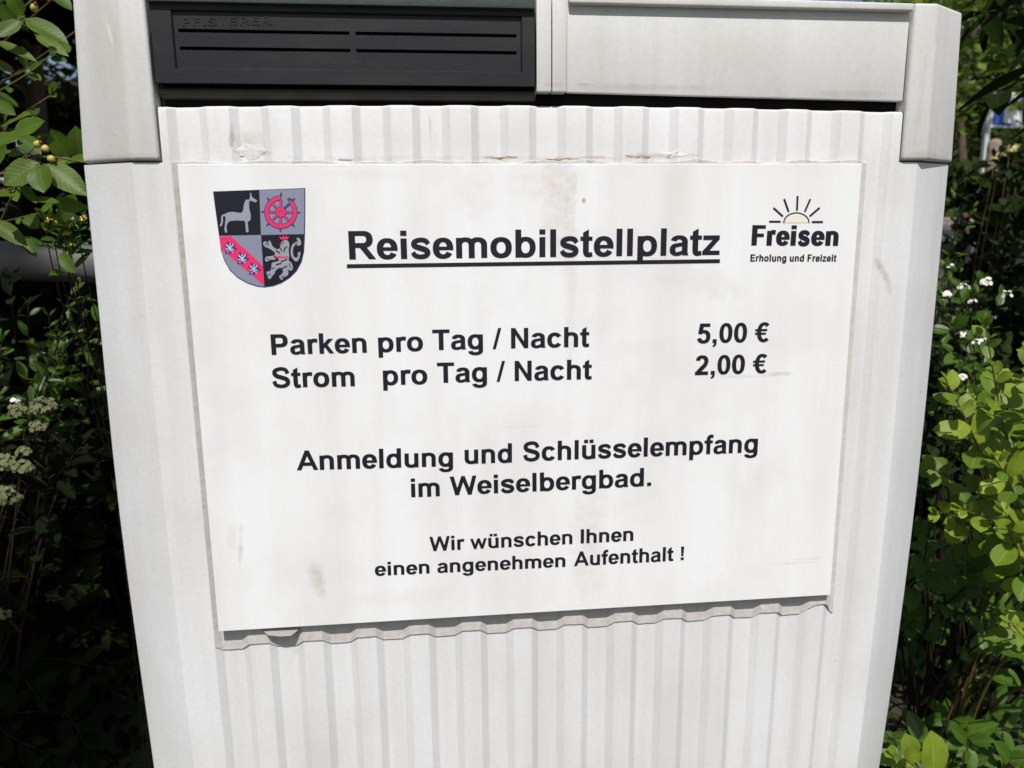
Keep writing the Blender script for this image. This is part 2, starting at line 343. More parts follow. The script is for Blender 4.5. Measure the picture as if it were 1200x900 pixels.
def door():
    bm = bmesh.new()
    x_all = [DL] + [x for x, _ in prof if DL < x < DR] + [DR]
    zb = .105
    def taper(v):
        z = v.co.z - GZ; t = min(1.3, max(0, (.02 - z) / .42)) ** 2; x = v.co.x
        v.co.x = x - (.19 if x > 0 else .07) * x ** 3 * t - (.0032 * math.exp(-((z + .10) / .19) ** 2) * sstep(.30, .36, -x) if x < 0 else 0)
    NZ = 16; zr = [zb + (ZS - zb) * i / NZ for i in range(NZ + 1)]
    # narrow top
    rows = []
    for x in x_all:
        y = rib_y(x); t = DT(x)
        rows.append([bm.verts.new(c) for c in (*[(x, y, z) for z in zr], (x, y, t - .0035), (x, y + .0006, t - .0012), (x, y + .0022, t), (x, .020, t), (x, .020, ZS + .001))])
    for a, b in zip(rows, rows[1:]):
        for k in range(NZ + 5): bm.faces.new((a[k], b[k], b[k + 1], a[k + 1]))
    for row in (rows[0], rows[-1]): bm.faces.new(row[NZ:])
    # shoulders under the hood legs with the chamfered edges
    for sgn, xe in ((-1, DL), (1, DR)):
        xc = X0 if sgn < 0 else X1; xo = CXC + sgn * XE
        v0 = rows[0] if sgn < 0 else rows[-1]
        ring = [(xc, YR), (xo - sgn * .002, YE - .0012), (xo, YE + .001), (xo, YE + .02)]
        prev = v0[:NZ + 1]; pt = bm.verts.new((xe, .05, ZS))
        tops = [v0[NZ]]
        for x, y in ring:
            n = [bm.verts.new((x, y, z)) for z in zr]
            for k in range(NZ): bm.faces.new((prev[k], n[k], n[k + 1], prev[k + 1]))
            prev = n; tops.append(n[NZ])
        bm.faces.new(tops + [pt])
    for v in bm.verts: taper(v)
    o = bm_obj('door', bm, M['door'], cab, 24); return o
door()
bm = bmesh.new(); bm_prism_z(bm, [(CXC - XE + .0006, .054), (CXC + XE - .0006, .054), (CXC + XE - .0006, .36), (CXC - XE + .0006, .36)], .10, ZS - .0008, .004)
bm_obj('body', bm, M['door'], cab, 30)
bm = bmesh.new(); bm_box(bm, CXC - .36, CXC + .36, .045, .335, -.05, .10, .006); bm_obj('plinth', bm, M['concrete'], cab, 30)
# near-black block painting in the shade between door top and the hood's fittings
bm = bmesh.new(); bm_box(bm, DL - .006, DR + .012, .022, .045, Zt(.20), Zt(.344)); bm_obj('cavity_shade_block', bm, M['dark'], cab)
# sill behind the door's top edge: a rounded dark strip
sl = []
for k in range(9):
    a = math.pi * (k / 8 - .5); sl.append((.0165 - .006 * math.cos(a), Zt(.2668) + .0042 * math.sin(a)))
bm = bmesh.new(); n = len(sl)
for xa, xb in ((DL + .002, .002),):
    A = [bm.verts.new((xa, y, z)) for y, z in sl + [(.0215, Zt(.2715)), (.0215, Zt(.262))]]; B = [bm.verts.new((xb, y, z)) for y, z in sl + [(.0215, Zt(.2715)), (.0215, Zt(.262))]]
    m_ = len(A); bm.faces.new(A); bm.faces.new(B[::-1])
    for i in range(m_): bm.faces.new((A[i], B[i], B[(i + 1) % m_], A[(i + 1) % m_]))
bm_obj('sill', bm, M['sill'], cab, 40)
# hood: lid plus two chamfered legs
HZ = Zt(.3455)
def leg_into(bm, sgn, xin, xc):
    xo = CXC + sgn * (XE + .0022)
    poly = [(xin, .0052), (xc, .0052), (xo, .0320), (xo, .36), (xin, .36)]
    a = []
    zs = [ZS + .0016, HZ]
    bm_prism_z(bm, poly if sgn > 0 else poly[::-1], zs[0], zs[1], .0032, 3)
    for v in bm.verts:
        q = sstep(.335, .37, sgn * (v.co.x - CXC)); f = (v.co.z - zs[0]) / (zs[1] - zs[0]); v.co.x -= sgn * q * ((.0022 + .0062 * f) if sgn < 0 else (.0004 + .0040 * f))
bmh = bmesh.new()
leg_into(bmh, -1, at(183, 150, .0052).x, X0 + .001)
hl = bm_obj('hood_leg', bmh, M['hood'], cab, 35)
bmh = bmesh.new()
leg_into(bmh, 1, at(1063, 120, .0052).x, at(1085.5, 190, .0052).x)
bm_obj('hood_leg', bmh, M['hood'], cab, 35)
# lid strip between and above (lip over the vent and the panel)
bm = bmesh.new()
zl = Zt(.3345)
bm_prism_y(bm, [(.0300, at(668, 3.5, .0045).z), (.3365, at(1060, 12.5, .0045).z), (.3365, HZ - .0008), (.0300, HZ + .0015)], .0045, .34, .0016, 3)
bm_obj('lid', bm, M['hood'], cab, 35)
bm = bmesh.new(); bm_box(bm, DL, .0005, .0012, .34, at(400, 5.5, .0012).z, HZ + .0015, .0015); bm_obj('lid_trim', bm, simple('lid_trim_dark', (.055, .075, .068), .5, .4, (200, .3, .001), .3), cab, 35)
# middle post with its seam
for xa, xb in ((.0022, .0150), (.0156, .0282)):
    bm = bmesh.new(); bm_box(bm, xa, xb, .0050, .02, Zt(.2685), HZ - .0005, .0012); bm_obj('centre_post', bm, M['hood'], cab, 35)
# recessed panel on the right
bm = bmesh.new()
bm_prism_y(bm, [(.0290, Zt(.2690)), (.3372, Zt(.2640)), (.3372, Zt(.3428)), (.0290, Zt(.3440))], .0108, .018, .0016, 2); bm_obj('recessed_panel', bm, M['panel'], cab, 35)
# vent grille with slots and raised lettering
vent = mesh_obj('vent_grille', *[[], []], M['vent'], cab) if False else None
bm = bmesh.new()
vx0, vx1, vz0, vz1 = DL + .0015, .0008, Zt(.2728), Zt(.3380)
ix0, ix1, iz0, iz1 = at(201, 60, .0).x, at(613, 60, .0).x, Zt(.2835), Zt(.3285)
def quadring(bm, y_out, y_in, outer, inner):
    (a0, a1, b0, b1), (c0, c1, d0, d1) = outer, inner
    O = [bm.verts.new(p) for p in ((a0, y_out, b0), (a1, y_out, b0), (a1, y_out, b1), (a0, y_out, b1))]
    I = [bm.verts.new(p) for p in ((c0, y_out, d0), (c1, y_out, d0), (c1, y_out, d1), (c0, y_out, d1))]
    J = [bm.verts.new(p) for p in ((c0 + .0012, y_in, d0 + .0012), (c1 - .0012, y_in, d0 + .0012), (c1 - .0012, y_in, d1 - .0012), (c0 + .0012, y_in, d1 - .0012))]
    B = [bm.verts.new(p) for p in ((a0, .02, b0), (a1, .02, b0), (a1, .02, b1), (a0, .02, b1))]
    for i in range(4):
        j = (i + 1) % 4
        bm.faces.new((O[i], O[j], I[j], I[i])); bm.faces.new((I[i], I[j], J[j], J[i])); bm.faces.new((O[j], O[i], B[i], B[j]))
    return J
J = quadring(bm, .0058, .0080, (vx0, vx1, vz0, vz1), (ix0, ix1, iz0, iz1))
# face of the inner field with two rows of slots (real openings with depth)
def field_with_slots(bm, y, rect, slots):
    x0, x1, z0, z1 = rect
    xsx = sorted({x0, x1, *[s for q in slots for s in q[:2]]}); zsx = sorted({z0, z1, *[s for q in slots for s in q[2:]]})
    vv = {}
    def V(x, yy, z):
        k = (round(x, 6), round(yy, 6), round(z, 6))
        if k not in vv: vv[k] = bm.verts.new((x, yy, z))
        return vv[k]
    for xa, xb in zip(xsx, xsx[1:]):
        for za, zb in zip(zsx, zsx[1:]):
            cx, cz = (xa + xb) / 2, (za + zb) / 2
            hole = any(s[0] < cx < s[1] and s[2] < cz < s[3] for s in slots)
            if not hole: bm.faces.new((V(xa, y, za), V(xb, y, za), V(xb, y, zb), V(xa, y, zb)))
    for s in slots:
        a, b, c, d = s; yb = y + .009
        for p, q in (((a, c), (b, c)), ((b, c), (b, d)), ((b, d), (a, d)), ((a, d), (a, c))):
            bm.faces.new((V(p[0], y, p[1]), V(q[0], y, q[1]), V(q[0], yb, q[1]), V(p[0], yb, p[1])))
        bm.faces.new((V(a, yb, c), V(b, yb, c), V(b, yb, d), V(a, yb, d)))
slots = []
xa1, xb1, xa2, xb2 = at(207, 38, .003).x, at(409, 38, .003).x, at(416, 38, .003).x, at(606, 36, .003).x
for pyc in (37.0, 57.5):
    zc = at(410, pyc, .003).z
    slots += [(xa1, xb1, zc - .0014, zc + .0013), (xa2, xb2, zc - .0014, zc + .0013)]
field_with_slots(bm, .0080, (ix0 + .0012, ix1 - .0012, iz0 + .0012, iz1 - .0012), slots)
vent = bm_obj('vent_grille', bm, M['vent'], cab)

# ------------------------------------------------------------------ lettering: a bold grotesque drawn from bars, rings and strokes
def Rr(x0, y0, x1, y1): return ('P', [(x0, y0), (x1, y0), (x1, y1), (x0, y1)])
def Pp(*p): return ('P', list(p))
def Ee(cx, cy, rx, ry, tx, ty, a0=0, a1=360): return ('E', cx, cy, rx, ry, tx, ty, a0, a1)
def Kk(w, *p): return ('K', w, list(p))
def flip(g, w, h): # rotate by 180 degrees
    o = []
    for q in g:
        if q[0] == 'P': o.append(('P', [(w - x, h - y) for x, y in q[1]]))
        elif q[0] == 'E': o.append(('E', w - q[1], h - q[2], *q[3:7], q[7] + 180, q[8] + 180))
    return o
N_ = [Rr(66, 0, 204, 519), Rr(405, 0, 543, 335), Ee(304, 330, 239, 201, 138, 112, 0, 152)]
BOWL_R = Ee(318, 259, 253, 271, 138, 112); BOWL_L = Ee(293, 259, 253, 271, 138, 112)
S_LOW = Kk([108, 118, 112, 122, 134, 134, 136, 138, 130, 120, 112, 118, 110], (470, 372), (405, 452), (280, 476), (155, 442), (112, 375), (150, 312), (280, 266), (412, 214), (452, 145), (405, 72), (280, 44), (148, 74), (82, 160))
S_UP = Kk([136, 124, 120, 130, 146, 146, 146, 148, 144, 130, 120, 126, 136], (556, 500), (490, 630), (335, 669), (165, 622), (116, 525), (175, 425), (335, 365), (505, 300), (556, 200), (500, 95), (335, 48), (150, 100), (92, 235))
GLY = {
 'o': (611, [Ee(305, 259, 266, 271, 144, 114)]), 'b': (611, [Rr(66, 0, 203, 716), BOWL_R]), 'd': (611, [Rr(408, 0, 545, 716), BOWL_L]),
 'p': (611, [Rr(66, -198, 203, 519), BOWL_R]), 'g': (611, [Rr(408, -40, 545, 519), BOWL_L, Ee(295, -38, 250, 176, 138, 104, 190, 360)]),
 'c': (556, [Ee(292, 259, 252, 271, 142, 114, 32, 328)]), 'e': (556, [Ee(284, 259, 250, 271, 142, 110, -10, 330), Rr(130, 212, 531, 300)]),
 'a': (556, [Ee(277, 352, 222, 179, 138, 104, 0, 166), Rr(361, 100, 499, 356), Pp((361, 110), (499, 110), (503, 50), (526, 0), (386, 0), (367, 50)), Ee(222, 153, 188, 165, 136, 92, 68, 318), Pp((216, 319), (365, 346), (365, 250), (240, 224)), Pp((262, 90), (365, 130), (370, 60), (280, -4))]),
 's': (556, [S_LOW]), 'S': (667, [S_UP]),
 'n': (611, N_), 'h': (611, [Rr(66, 0, 204, 716)] + N_[1:]), 'u': (611, flip(N_, 611, 519)),
 'm': (889, [Rr(62, 0, 200, 519), Rr(378, 0, 516, 340), Ee(289, 330, 227, 201, 138, 112, 0, 152), Rr(694, 0, 832, 340), Ee(605, 330, 227, 201, 138, 112, 0, 152)]),
 'r': (389, [Rr(66, 0, 204, 519), Kk([100, 116, 122, 124], (140, 330), (190, 432), (268, 470), (392, 462))]),
 'i': (278, [Rr(70, 0, 208, 519), Rr(70, 589, 208, 716)]), 'l': (278, [Rr(70, 0, 208, 716)]), 'I': (278, [Rr(68, 0, 213, 716)]),
 'k': (556, [Rr(67, 0, 204, 716), Pp((204, 165), (204, 338), (361, 519), (528, 519)), Pp((249, 228), (340, 322), (546, 0), (388, 0))]),
 'f': (333, [Rr(95, 0, 232, 560), Kk([138, 132, 122, 112], (163.5, 540), (172, 620), (232, 670), (345, 672)), Rr(15, 412, 318, 519)]),
 't': (333, [Pp((84, 115), (222, 115), (222, 706), (84, 622)), Rr(16, 412, 316, 519), Kk([138, 132, 118, 108], (153, 130), (164, 72), (218, 44), (322, 58))]),
 'z': (500, [Rr(36, 404, 460, 519), Rr(20, 0, 472, 114), Pp((20, 100), (200, 100), (460, 416), (290, 416))]),
 'w': (778, [Pp((4, 519), (142, 519), (292, 0), (163, 0)), Pp((163, 0), (292, 0), (456, 519), (324, 519)), Pp((324, 519), (456, 519), (615, 0), (486, 0)), Pp((486, 0), (615, 0), (774, 519), (638, 519))]),
 'W': (944, [Pp((5, 716), (153, 716), (320, 0), (172, 0)), Pp((172, 0), (320, 0), (540, 716), (404, 716)), Pp((404, 716), (540, 716), (772, 0), (624, 0)), Pp((624, 0), (772, 0), (939, 716), (794, 716))]),
 'A': (722, [Pp((0, 0), (154, 0), (436, 716), (283, 716)), Pp((562, 0), (719, 0), (436, 716), (283, 716)), Rr(170, 160, 550, 280)]),
 'N': (722, [Rr(73, 0, 208, 716), Rr(514, 0, 650, 716), Pp((73, 716), (216, 716), (650, 0), (506, 0))]),
 'T': (611, [Rr(22, 595, 590, 716), Rr(234, 0, 379, 620)]),
 'P': (667, [Rr(73, 0, 217, 716), Ee(392, 490, 228, 226, 146, 120, -90, 90), Rr(200, 596, 393, 716), Rr(200, 264, 393, 384)]),
 'R': (722, [Rr(73, 0, 217, 716), Ee(432, 506, 218, 210, 146, 118, -90, 90), Rr(200, 598, 433, 716), Rr(200, 296, 433, 414), Pp((335, 300), (480, 345), (716, 0), (542, 0))]),
 'E': (667, [Rr(73, 0, 217, 716), Rr(73, 595, 604, 716), Rr(73, 308, 567, 428), Rr(73, 0, 618, 121)]),
 'F': (611, [Rr(73, 0, 217, 716), Rr(73, 595, 564, 716), Rr(73, 300, 500, 420)]),
 '0': (556, [Ee(278, 354, 240, 366, 142, 114)]),
 '5': (556, [Rr(165, 590, 500, 716), Pp((62, 345), (196, 326), (290, 716), (128, 716)), Ee(272, 236, 247, 248, 142, 114, -166, 146)]),
 '2': (556, [Ee(275, 505, 232, 223, 142, 118, -12, 172), Kk([142, 146, 150, 140], (436, 470), (375, 350), (210, 190), (92, 60)), Rr(26, 0, 508, 128)]),
 ',': (278, [Rr(69, 0, 207, 138), Pp((140, 4), (207, 4), (203, -55), (170, -115), (100, -160), (72, -102), (122, -62))]),
 '/': (278, [Pp((0, -12), (106, -12), (284, 728), (176, 728))]), '.': (278, [Rr(72, 0, 210, 138)]),
 '!': (333, [Rr(95, 0, 238, 138), Pp((122, 205), (212, 205), (241, 716), (94, 716))]),
 '€': (556, [Ee(345, 354, 262, 366, 140, 112, 47, 313), Rr(8, 398, 452, 474), Rr(8, 262, 415, 338)]), ' ': (278, []),
}
GLY['ü'] = (611, GLY['u'][1] + [Rr(140, 589, 272, 716), Rr(338, 589, 470, 716)])
def glyph_polys(ch, fat=0):
    """list of closed outlines or quad strips in 1/1000 em"""
    out = []
    for q in GLY[ch][1]:
        if q[0] == 'P':
            p = q[1]
            if fat:
                cx = sum(a for a, b in p) / len(p); p = [(x + (fat if x > cx else -fat), y) for x, y in p]
            out.append(('poly', p))
        elif q[0] == 'E':
            _, cx, cy, rx, ry, tx, ty, a0, a1 = q; rx += fat; tx += 2 * fat; ty += fat * .5
            n = max(8, int(abs(a1 - a0) / 9)); e = 2 / 2.25; A = []; B = []
            sp = lambda v: math.copysign(abs(v) ** e, v)
            for k in range(n + 1):
                t = R(a0 + (a1 - a0) * k / n); c, s_ = sp(math.cos(t)), sp(math.sin(t))
                A.append((cx + rx * c, cy + ry * s_)); B.append((cx + max(8, rx - tx) * c, cy + max(8, ry - ty) * s_))
            out.append(('strip', A, B))
        else:
            W_, P = q[1], q[2]; C = catmull([(x, y, w_) for (x, y), w_ in zip(P, W_)], 5); A = []; B = []
            for i, c in enumerate(C):
                d = C[min(i + 1, len(C) - 1)] - C[max(0, i - 1)]; L = math.hypot(d.x, d.y); nx, ny = -d.y / L, d.x / L; h = c.z / 2 + fat * .45
                A.append((c.x + nx * h, c.y + ny * h)); B.append((c.x - nx * h, c.y - ny * h))
            out.append(('strip', A, B))
    return out
def text_width(s, track=0): return sum(GLY[c][0] + track for c in s) - track
def text_mesh(name, s, P0, P1, height, mat, parent, y, fat=0, track=0, relief=None, skew=0.0):
    """s set between the baseline ends P0, P1 (world x, z) with the given cap height in metres; flat ink y in front, or raised when relief is set"""
    V = []; Fc = []; adv = 0; first = s[0]; last = s[-1]
    lo = min(min(x for x, _ in (q[1] if q[0] == 'poly' else q[1] + q[2])) for q in glyph_polys(s[0], fat))
    hi = max(max(x for x, _ in (q[1] if q[0] == 'poly' else q[1] + q[2])) for q in glyph_polys(s[-1], fat)) + text_width(s[:-1] + ' ', track) - 278
    d = Vector((P1[0] - P0[0], P1[1] - P0[1])); L = d.length; u = d / L; nrm = Vector((-u.y + skew, u.x)); kx = L / (hi - lo); ky = height / 716
    eps = 0
    def put(pts, yy): 
        o = len(V)
        for x, z in pts:
            q = Vector(P0) + u * ((x + adv - lo) * kx) + nrm * (z * ky); V.append((q.x, yy, q.y))
        return o
    for ch in s:
        for q in glyph_polys(ch, fat):
            eps += 1; yy = y - .00004 * (eps % 5)
            yb = (y + relief) if relief else None
            if q[0] == 'poly':
                n = len(q[1]); o = put(q[1], yy); Fc.append(tuple(range(o, o + n)))
                if relief:
                    o2 = put(q[1], yb); Fc += [(o + i, o2 + i, o2 + (i + 1) % n, o + (i + 1) % n) for i in range(n)]
            else:
                n = len(q[1]); a = put(q[1], yy); b = put(q[2], yy); Fc += [(a + i, b + i, b + i + 1, a + i + 1) for i in range(n - 1)]
                if relief:
                    a2 = put(q[1], yb); b2 = put(q[2], yb); Fc += [(a + i, a + i + 1, a2 + i + 1, a2 + i) for i in range(n - 1)] + [(b + i + 1, b + i, b2 + i, b2 + i + 1) for i in range(n - 1)]
        adv += GLY[ch][0] + track
    return mesh_obj(name, V, Fc, mat, parent)
def xz(px, py, y): p = at(px, py, y); return (p.x, p.z)

yv = .0080
text_mesh('lettering', 'PFISTERER', xz(214, 30.5, yv), xz(319, 29.0, yv), .0062, M['vent'], vent, yv - .00035, relief=.0005, track=60)

# ------------------------------------------------------------------ the notice
YS = 0.0
HW, HH = .2967, .2086
sign = empty('information_sign', (0, .002, GZ), 'white laminated notice with crest, prices and black bold text on the cabinet front', 'sign')
bm = bmesh.new(); bm_box(bm, -HW, HW, YS, YS + .0038, Zt(-HH), Zt(HH), .0004, 1); bm_obj('panel', bm, M['paper'], sign)
# grey foam backing draped over the ribs, wider than the sheet
def backing():
    rnd = random.Random(4); V = []; Fc = []
    x0, x1 = -.3032, .3075
    xsb = sorted({x0, x1, *[x for x, _ in prof if x0 < x < x1], *[x0 + (x1 - x0) * i / 240 for i in range(241)]}); rows = 7; n = 0
    for x in xsb:
        g = (rib_y(x) - YR) / (YV - YR)
        zb = -.2278 - .0062 * g + .0003 * math.sin(x * 71) + rnd.uniform(-.0002, .0002) + (.005 if x > .272 else 0) * sstep(.272, .29, x) - .006 * sstep(.299, .3075, x)
        if -.236 < x < -.214: zb += .0
        zt = .2118 + .0010 * math.sin(x * 53) + .0009 * math.sin(x * 131 + 1) + rnd.uniform(-.0004, .0004)
        zz = [zb, zb + .0006, -.19, 0, .19, zt - .0006, zt]
        for k, z in enumerate(zz):
            y = rib_y(x) - (.0016 if 0 < k < 6 else .0002); V.append((x, y, Zt(z)))
        n += 1
    Fc = [(i * rows + k, (i + 1) * rows + k, (i + 1) * rows + k + 1, i * rows + k + 1) for i in range(n - 1) for k in range(rows - 1)]
    for i in (0, n - 1):
        o = len(V); V += [(V[i * rows + k][0] + (-.0007 if i == 0 else .0007), rib_y(V[i * rows + k][0]) - .0001, V[i * rows + k][2]) for k in range(rows)]
        Fc += [(i * rows + k, i * rows + k + 1, o + k + 1, o + k) for k in range(rows - 1)]
    mesh_obj('foam_backing', V, Fc, M['backing'], sign)
backing()
# torn tape peeping out at the lower left
tp = [(306, 737), (314, 744.5), (328, 746), (341, 745), (352, 736)]
V = []; Fc = []
for (x, y), yo in zip(tp, (.005, .001, -.001, .0, .005)):
    p = at(x, y, yo); V += [tuple(p), (p.x, p.y + .0008, p.z)]
n = len(tp); Fc = [tuple(range(0, 2 * n, 2)), tuple(range(1, 2 * n, 2))[::-1]] + [(2 * i, 2 * ((i + 1) % n), 2 * ((i + 1) % n) + 1, 2 * i + 1) for i in range(n)]
mesh_obj('torn_tape', V, Fc, simple('torn_tape_grey', (.33, .315, .295), .85, .15, (200, .5, .001), .3), sign)
# flaky glue residue above the sheet
def flake(px, py, rw, rh, seed, lift=.0007):
    rnd = random.Random(seed); c = at(px, py, YR); V = [(c.x, rib_y(c.x) - lift, c.z)]; n = 18
    for r in (.6, 1.0):
        for k in range(n):
            a = 2 * math.pi * k / n; q = r * rnd.uniform(.65, 1.1); x = c.x + rw * q * math.cos(a); z = c.z + rh * q * math.sin(a)
            V.append((x, rib_y(x) - (lift * rnd.uniform(.3, 1.0) if r < 1 else .0002), z))
    Fc = [(0, 1 + k, 1 + (k + 1) % n) for k in range(n)] + [(1 + k, 1 + n + k, 1 + n + (k + 1) % n, 1 + (k + 1) % n) for k in range(n)]
    return V, Fc
for i, (px, py, rw, rh) in enumerate([(293, 176, .014, .007), (590, 184, .012, .0012), (748, 183, .012, .0016), (790, 180, .012, .003), (655, 186, .02, .0011), (404, 187, .008, .001), (930, 714, .012, .004)]):
    mesh_obj('glue_residue', *flake(px, py, rw, rh, i), M['residue'] if i not in (0, 3) else M['door'], sign, True)
YT = YS - .0003
def line(s, l, r, cap, **k):
    k.setdefault('fat', 8)
    return text_mesh('lettering', s, xz(*l, YS), xz(*r, YS), cap, M['ink'], sign, YT, **k)
def caph(px, top, base): return at(px, top, YS).z - at(px, base, YS).z
line('Reisemobilstellplatz', (409.5, 304.0), (843.0, 298.6), caph(420, 270.8, 304))
# underline bar
P = [xz(*q, YS) for q in ((406.5, 309.6), (843.5, 303.6), (843.5, 308.2), (406.5, 314.2))]
bm = bmesh.new(); bm.faces.new([bm.verts.new((x, YT, z)) for x, z in P]); bm_obj('underline', bm, M['ink'], sign)
line('Parken', (318.5, 415.8), (430.0, 413.0), caph(323, 391.8, 415.8)); line('pro', (443.5, 412.6), (496, 411.2), caph(450, 388, 411.5))
line('Tag / Nacht', (507.0, 410.2), (690.5, 406.0), caph(516, 386.3, 410.2))
line('Strom', (319.5, 454.4), (416.0, 452.4), caph(323, 430.9, 454.6)); line('pro', (449.0, 451.2), (501.0, 450.0), caph(450, 427, 450.5))
line('Tag / Nacht', (512.5, 448.6), (693.5, 444.0), caph(520, 425.0, 448.6))
line('5,00 €', (816.5, 402.2), (900.5, 400.3), caph(830, 379.5, 402.5)); line('2,00 €', (814.2, 439.5), (898.0, 436.9), caph(830, 416.9, 439.5))
line('Anmeldung', (348.0, 551.0), (531.0, 546.2), caph(360, 528.0, 551)); line('und', (544.5, 543.5), (600.0, 541.8), caph(560, 520.5, 543.2)); line('Schlüsselempfang', (613.0, 540.6), (887.5, 529.8), caph(623, 518.5, 541.2))
line('im', (482.0, 582.6), (515.5, 581.2), caph(490, 560.5, 582.5)); line('Weiselbergbad.', (527.5, 580.4), (763.0, 569.2), caph(540, 558.6, 580.6))
line('Wir wünschen Ihnen', (503.5, 645.8), (742.0, 633.5), caph(515, 628.6, 645.4))
line('einen angenehmen', (439.5, 674.8), (662.5, 664.0), caph(450, 658.5, 674.5)); line('Aufenthalt', (672.5, 663.2), (789.0, 657.0), caph(680, 646.4, 663.2)); line('!', (797.5, 656.2), (801.2, 656.0), caph(800, 640.4, 656.2))
# town logo
logo = mesh_obj('town_logo', *(lambda q: ([], []))(0), M['ink'], sign) if False else None
def Lz(X, Y): return xz(860 + X / 8, 210 + Y / 8, YS)     # logo sketch coordinates
def flat(polys, name, mat, parent, y):
    V = []; Fc = []
    for i, p in enumerate(polys):
        o = len(V); V += [(a, y - .00003 * (i % 4), b) for a, b in p]; Fc.append(tuple(range(o, o + len(p))))
    return mesh_obj(name, V, Fc, mat, parent)
def bar(a, b, w, m=Lz):
    dx, dy = b[0] - a[0], b[1] - a[1]; L = math.hypot(dx, dy); nx, ny = -dy / L * w / 2, dx / L * w / 2
    return [m(a[0] + nx, a[1] + ny), m(b[0] + nx, b[1] + ny), m(b[0] - nx, b[1] - ny), m(a[0] - nx, a[1] - ny)]
arc = [(585 + 118 * math.cos(R(180 - a)), 408 - 92 * math.sin(R(180 - a))) for a in range(0, 181, 6)]
cap = flat([[Lz(*p) for p in arc]], 'sun_disc', M['sun_fill'], sign, YT)
rays = [bar(a, b, 17) for a, b in (((330, 397), (438, 397)), ((370, 268), (458, 348)), ((470, 185), (512, 305)), ((596, 156), (590, 292)), ((715, 186), (663, 305)), ((802, 267), (710, 346)), ((730, 400), (834, 400)))]
rays += [bar(a, b, 12) for a, b in zip(arc, arc[1:])]
flat(rays, 'sun_rays', M['ink'], sign, YT - .00012)
line('Freisen', Q0 := (860 + 162 / 8, 210 + 620 / 8), (860 + 974 / 8, 210 + 623 / 8), caph(885, 210 + 430 / 8, 210 + 620 / 8), fat=44, track=44)
line('Erholung und Freizeit', (860 + 152 / 8, 210 + 770 / 8), (860 + 958 / 8, 210 + 770 / 8), caph(885, 210 + 704 / 8, 210 + 770 / 8), fat=22, track=36)
# coat of arms, drawn in sketch coordinates (6 per pixel)
def Cz(X, Y): return xz(230 + X / 6, 200 + Y / 6, YS)
def shape(P, n=4):
    if n: P = [(v.x, v.y) for v in catmull([(x, y, 0) for x, y in P + [P[0]]], n)][:-1]
    return [Cz(x, y) for x, y in P]
sh_l = [(118, 146), (130, 240), (150, 380), (162, 470), (174, 560), (196, 630), (236, 700), (290, 752), (360, 792), (430, 815), (480, 820)]
sh_r = [(480, 820), (540, 812), (600, 790), (660, 752), (706, 706), (742, 640), (758, 570), (764, 470), (766, 380), (767, 240), (767, 122)]
crest = flat([[Cz(x, y) for x, y in sh_l + sh_r[1:]]], 'coat_of_arms', M['crest_edge'], sign, YT)
ins = lambda P, c=(460, 440), k=.983: [(c[0] + (x - c[0]) * k, c[1] + (y - c[1]) * k) for x, y in P]
L_, R_ = ins(sh_l), ins(sh_r)
q1 = [(126, 150), (444, 136), (456, 452), (164, 458), (150, 380), (134, 240)]
q2 = [(444, 136), (760, 128), (760, 240), (759, 380), (757, 446), (456, 452)]
q3 = [(164, 458), (456, 452), (480, 812)] + [p for p in L_[::-1] if p[1] > 470]
q4 = [(456, 452), (757, 446)] + [p for p in R_[::-1] if p[1] > 470]
y1, y2, y3, y4 = YT - .00015, YT - .0003, YT - .00045, YT - .0006
flat([[Cz(*p) for p in q1], [Cz(*p) for p in q4]], 'black_quarter', M['crest_black'], crest, y1)
flat([[Cz(*p) for p in q2], [Cz(*p) for p in q3]], 'silver_quarter', M['crest_grey'], crest, y1)
# hind
hind = [(372, 205), (380, 182), (378, 162), (386, 156), (391, 180), (404, 194), (424, 206), (427, 216), (414, 222), (392, 214), (378, 212), (372, 232), (376, 280), (384, 310), (381, 348), (364, 360), (366, 400), (368, 428), (352, 432), (348, 396), (342, 356), (318, 352), (286, 350), (256, 352), (232, 358), (220, 374), (214, 398), (218, 430), (206, 436), (200, 414), (202, 384), (206, 350), (206, 326), (196, 318), (188, 330), (190, 354), (182, 384), (172, 390), (166, 384), (176, 362), (176, 330), (186, 310), (204, 304), (226, 294), (256, 290), (290, 294), (316, 296), (330, 280), (336, 240), (350, 206)]
flat([shape(hind, 3)], 'hind', M['crest_white'], crest, y2)
# wheel with a broken rim
wc = (595, 292)
def wring(r0, r1, a0, a1, sq=1.0):
    n = int((a1 - a0) / 8) + 2; A = [R(a0 + (a1 - a0) * k / (n - 1)) for k in range(n)]
    return [[(wc[0] + r1 * math.cos(a), wc[1] + r1 * math.sin(a)), (wc[0] + r1 * math.cos(b), wc[1] + r1 * math.sin(b)), (wc[0] + r0 * math.cos(b), wc[1] + r0 * math.sin(b)), (wc[0] + r0 * math.cos(a), wc[1] + r0 * math.sin(a))] for a, b in zip(A, A[1:])]
barC = lambda a, b, w_: bar(a, b, w_, Cz)
dk = [[Cz(*p) for p in q] for q in wring(82, 118, -50, 272)] + [[Cz(*p) for p in q] for q in wring(6, 40, 0, 360)]
for k in range(8):
    a = R(k * 45 + 1); dk.append(barC((wc[0] + 34 * math.cos(a), wc[1] + 34 * math.sin(a)), (wc[0] + 92 * math.cos(a), wc[1] + 92 * math.sin(a)), 19))
    dk.append([Cz(wc[0] + r_ * math.cos(a + da), wc[1] + r_ * math.sin(a + da)) for r_, da in ((115, -.075), (140, -.03), (140, .03), (115, .075))])
dk.append([Cz(*p) for p in ((640, 196), (655, 190), (690, 204), (688, 210), (655, 206), (648, 222))])
flat(dk, 'wheel_outline', M['crest_blue'], crest, y2)
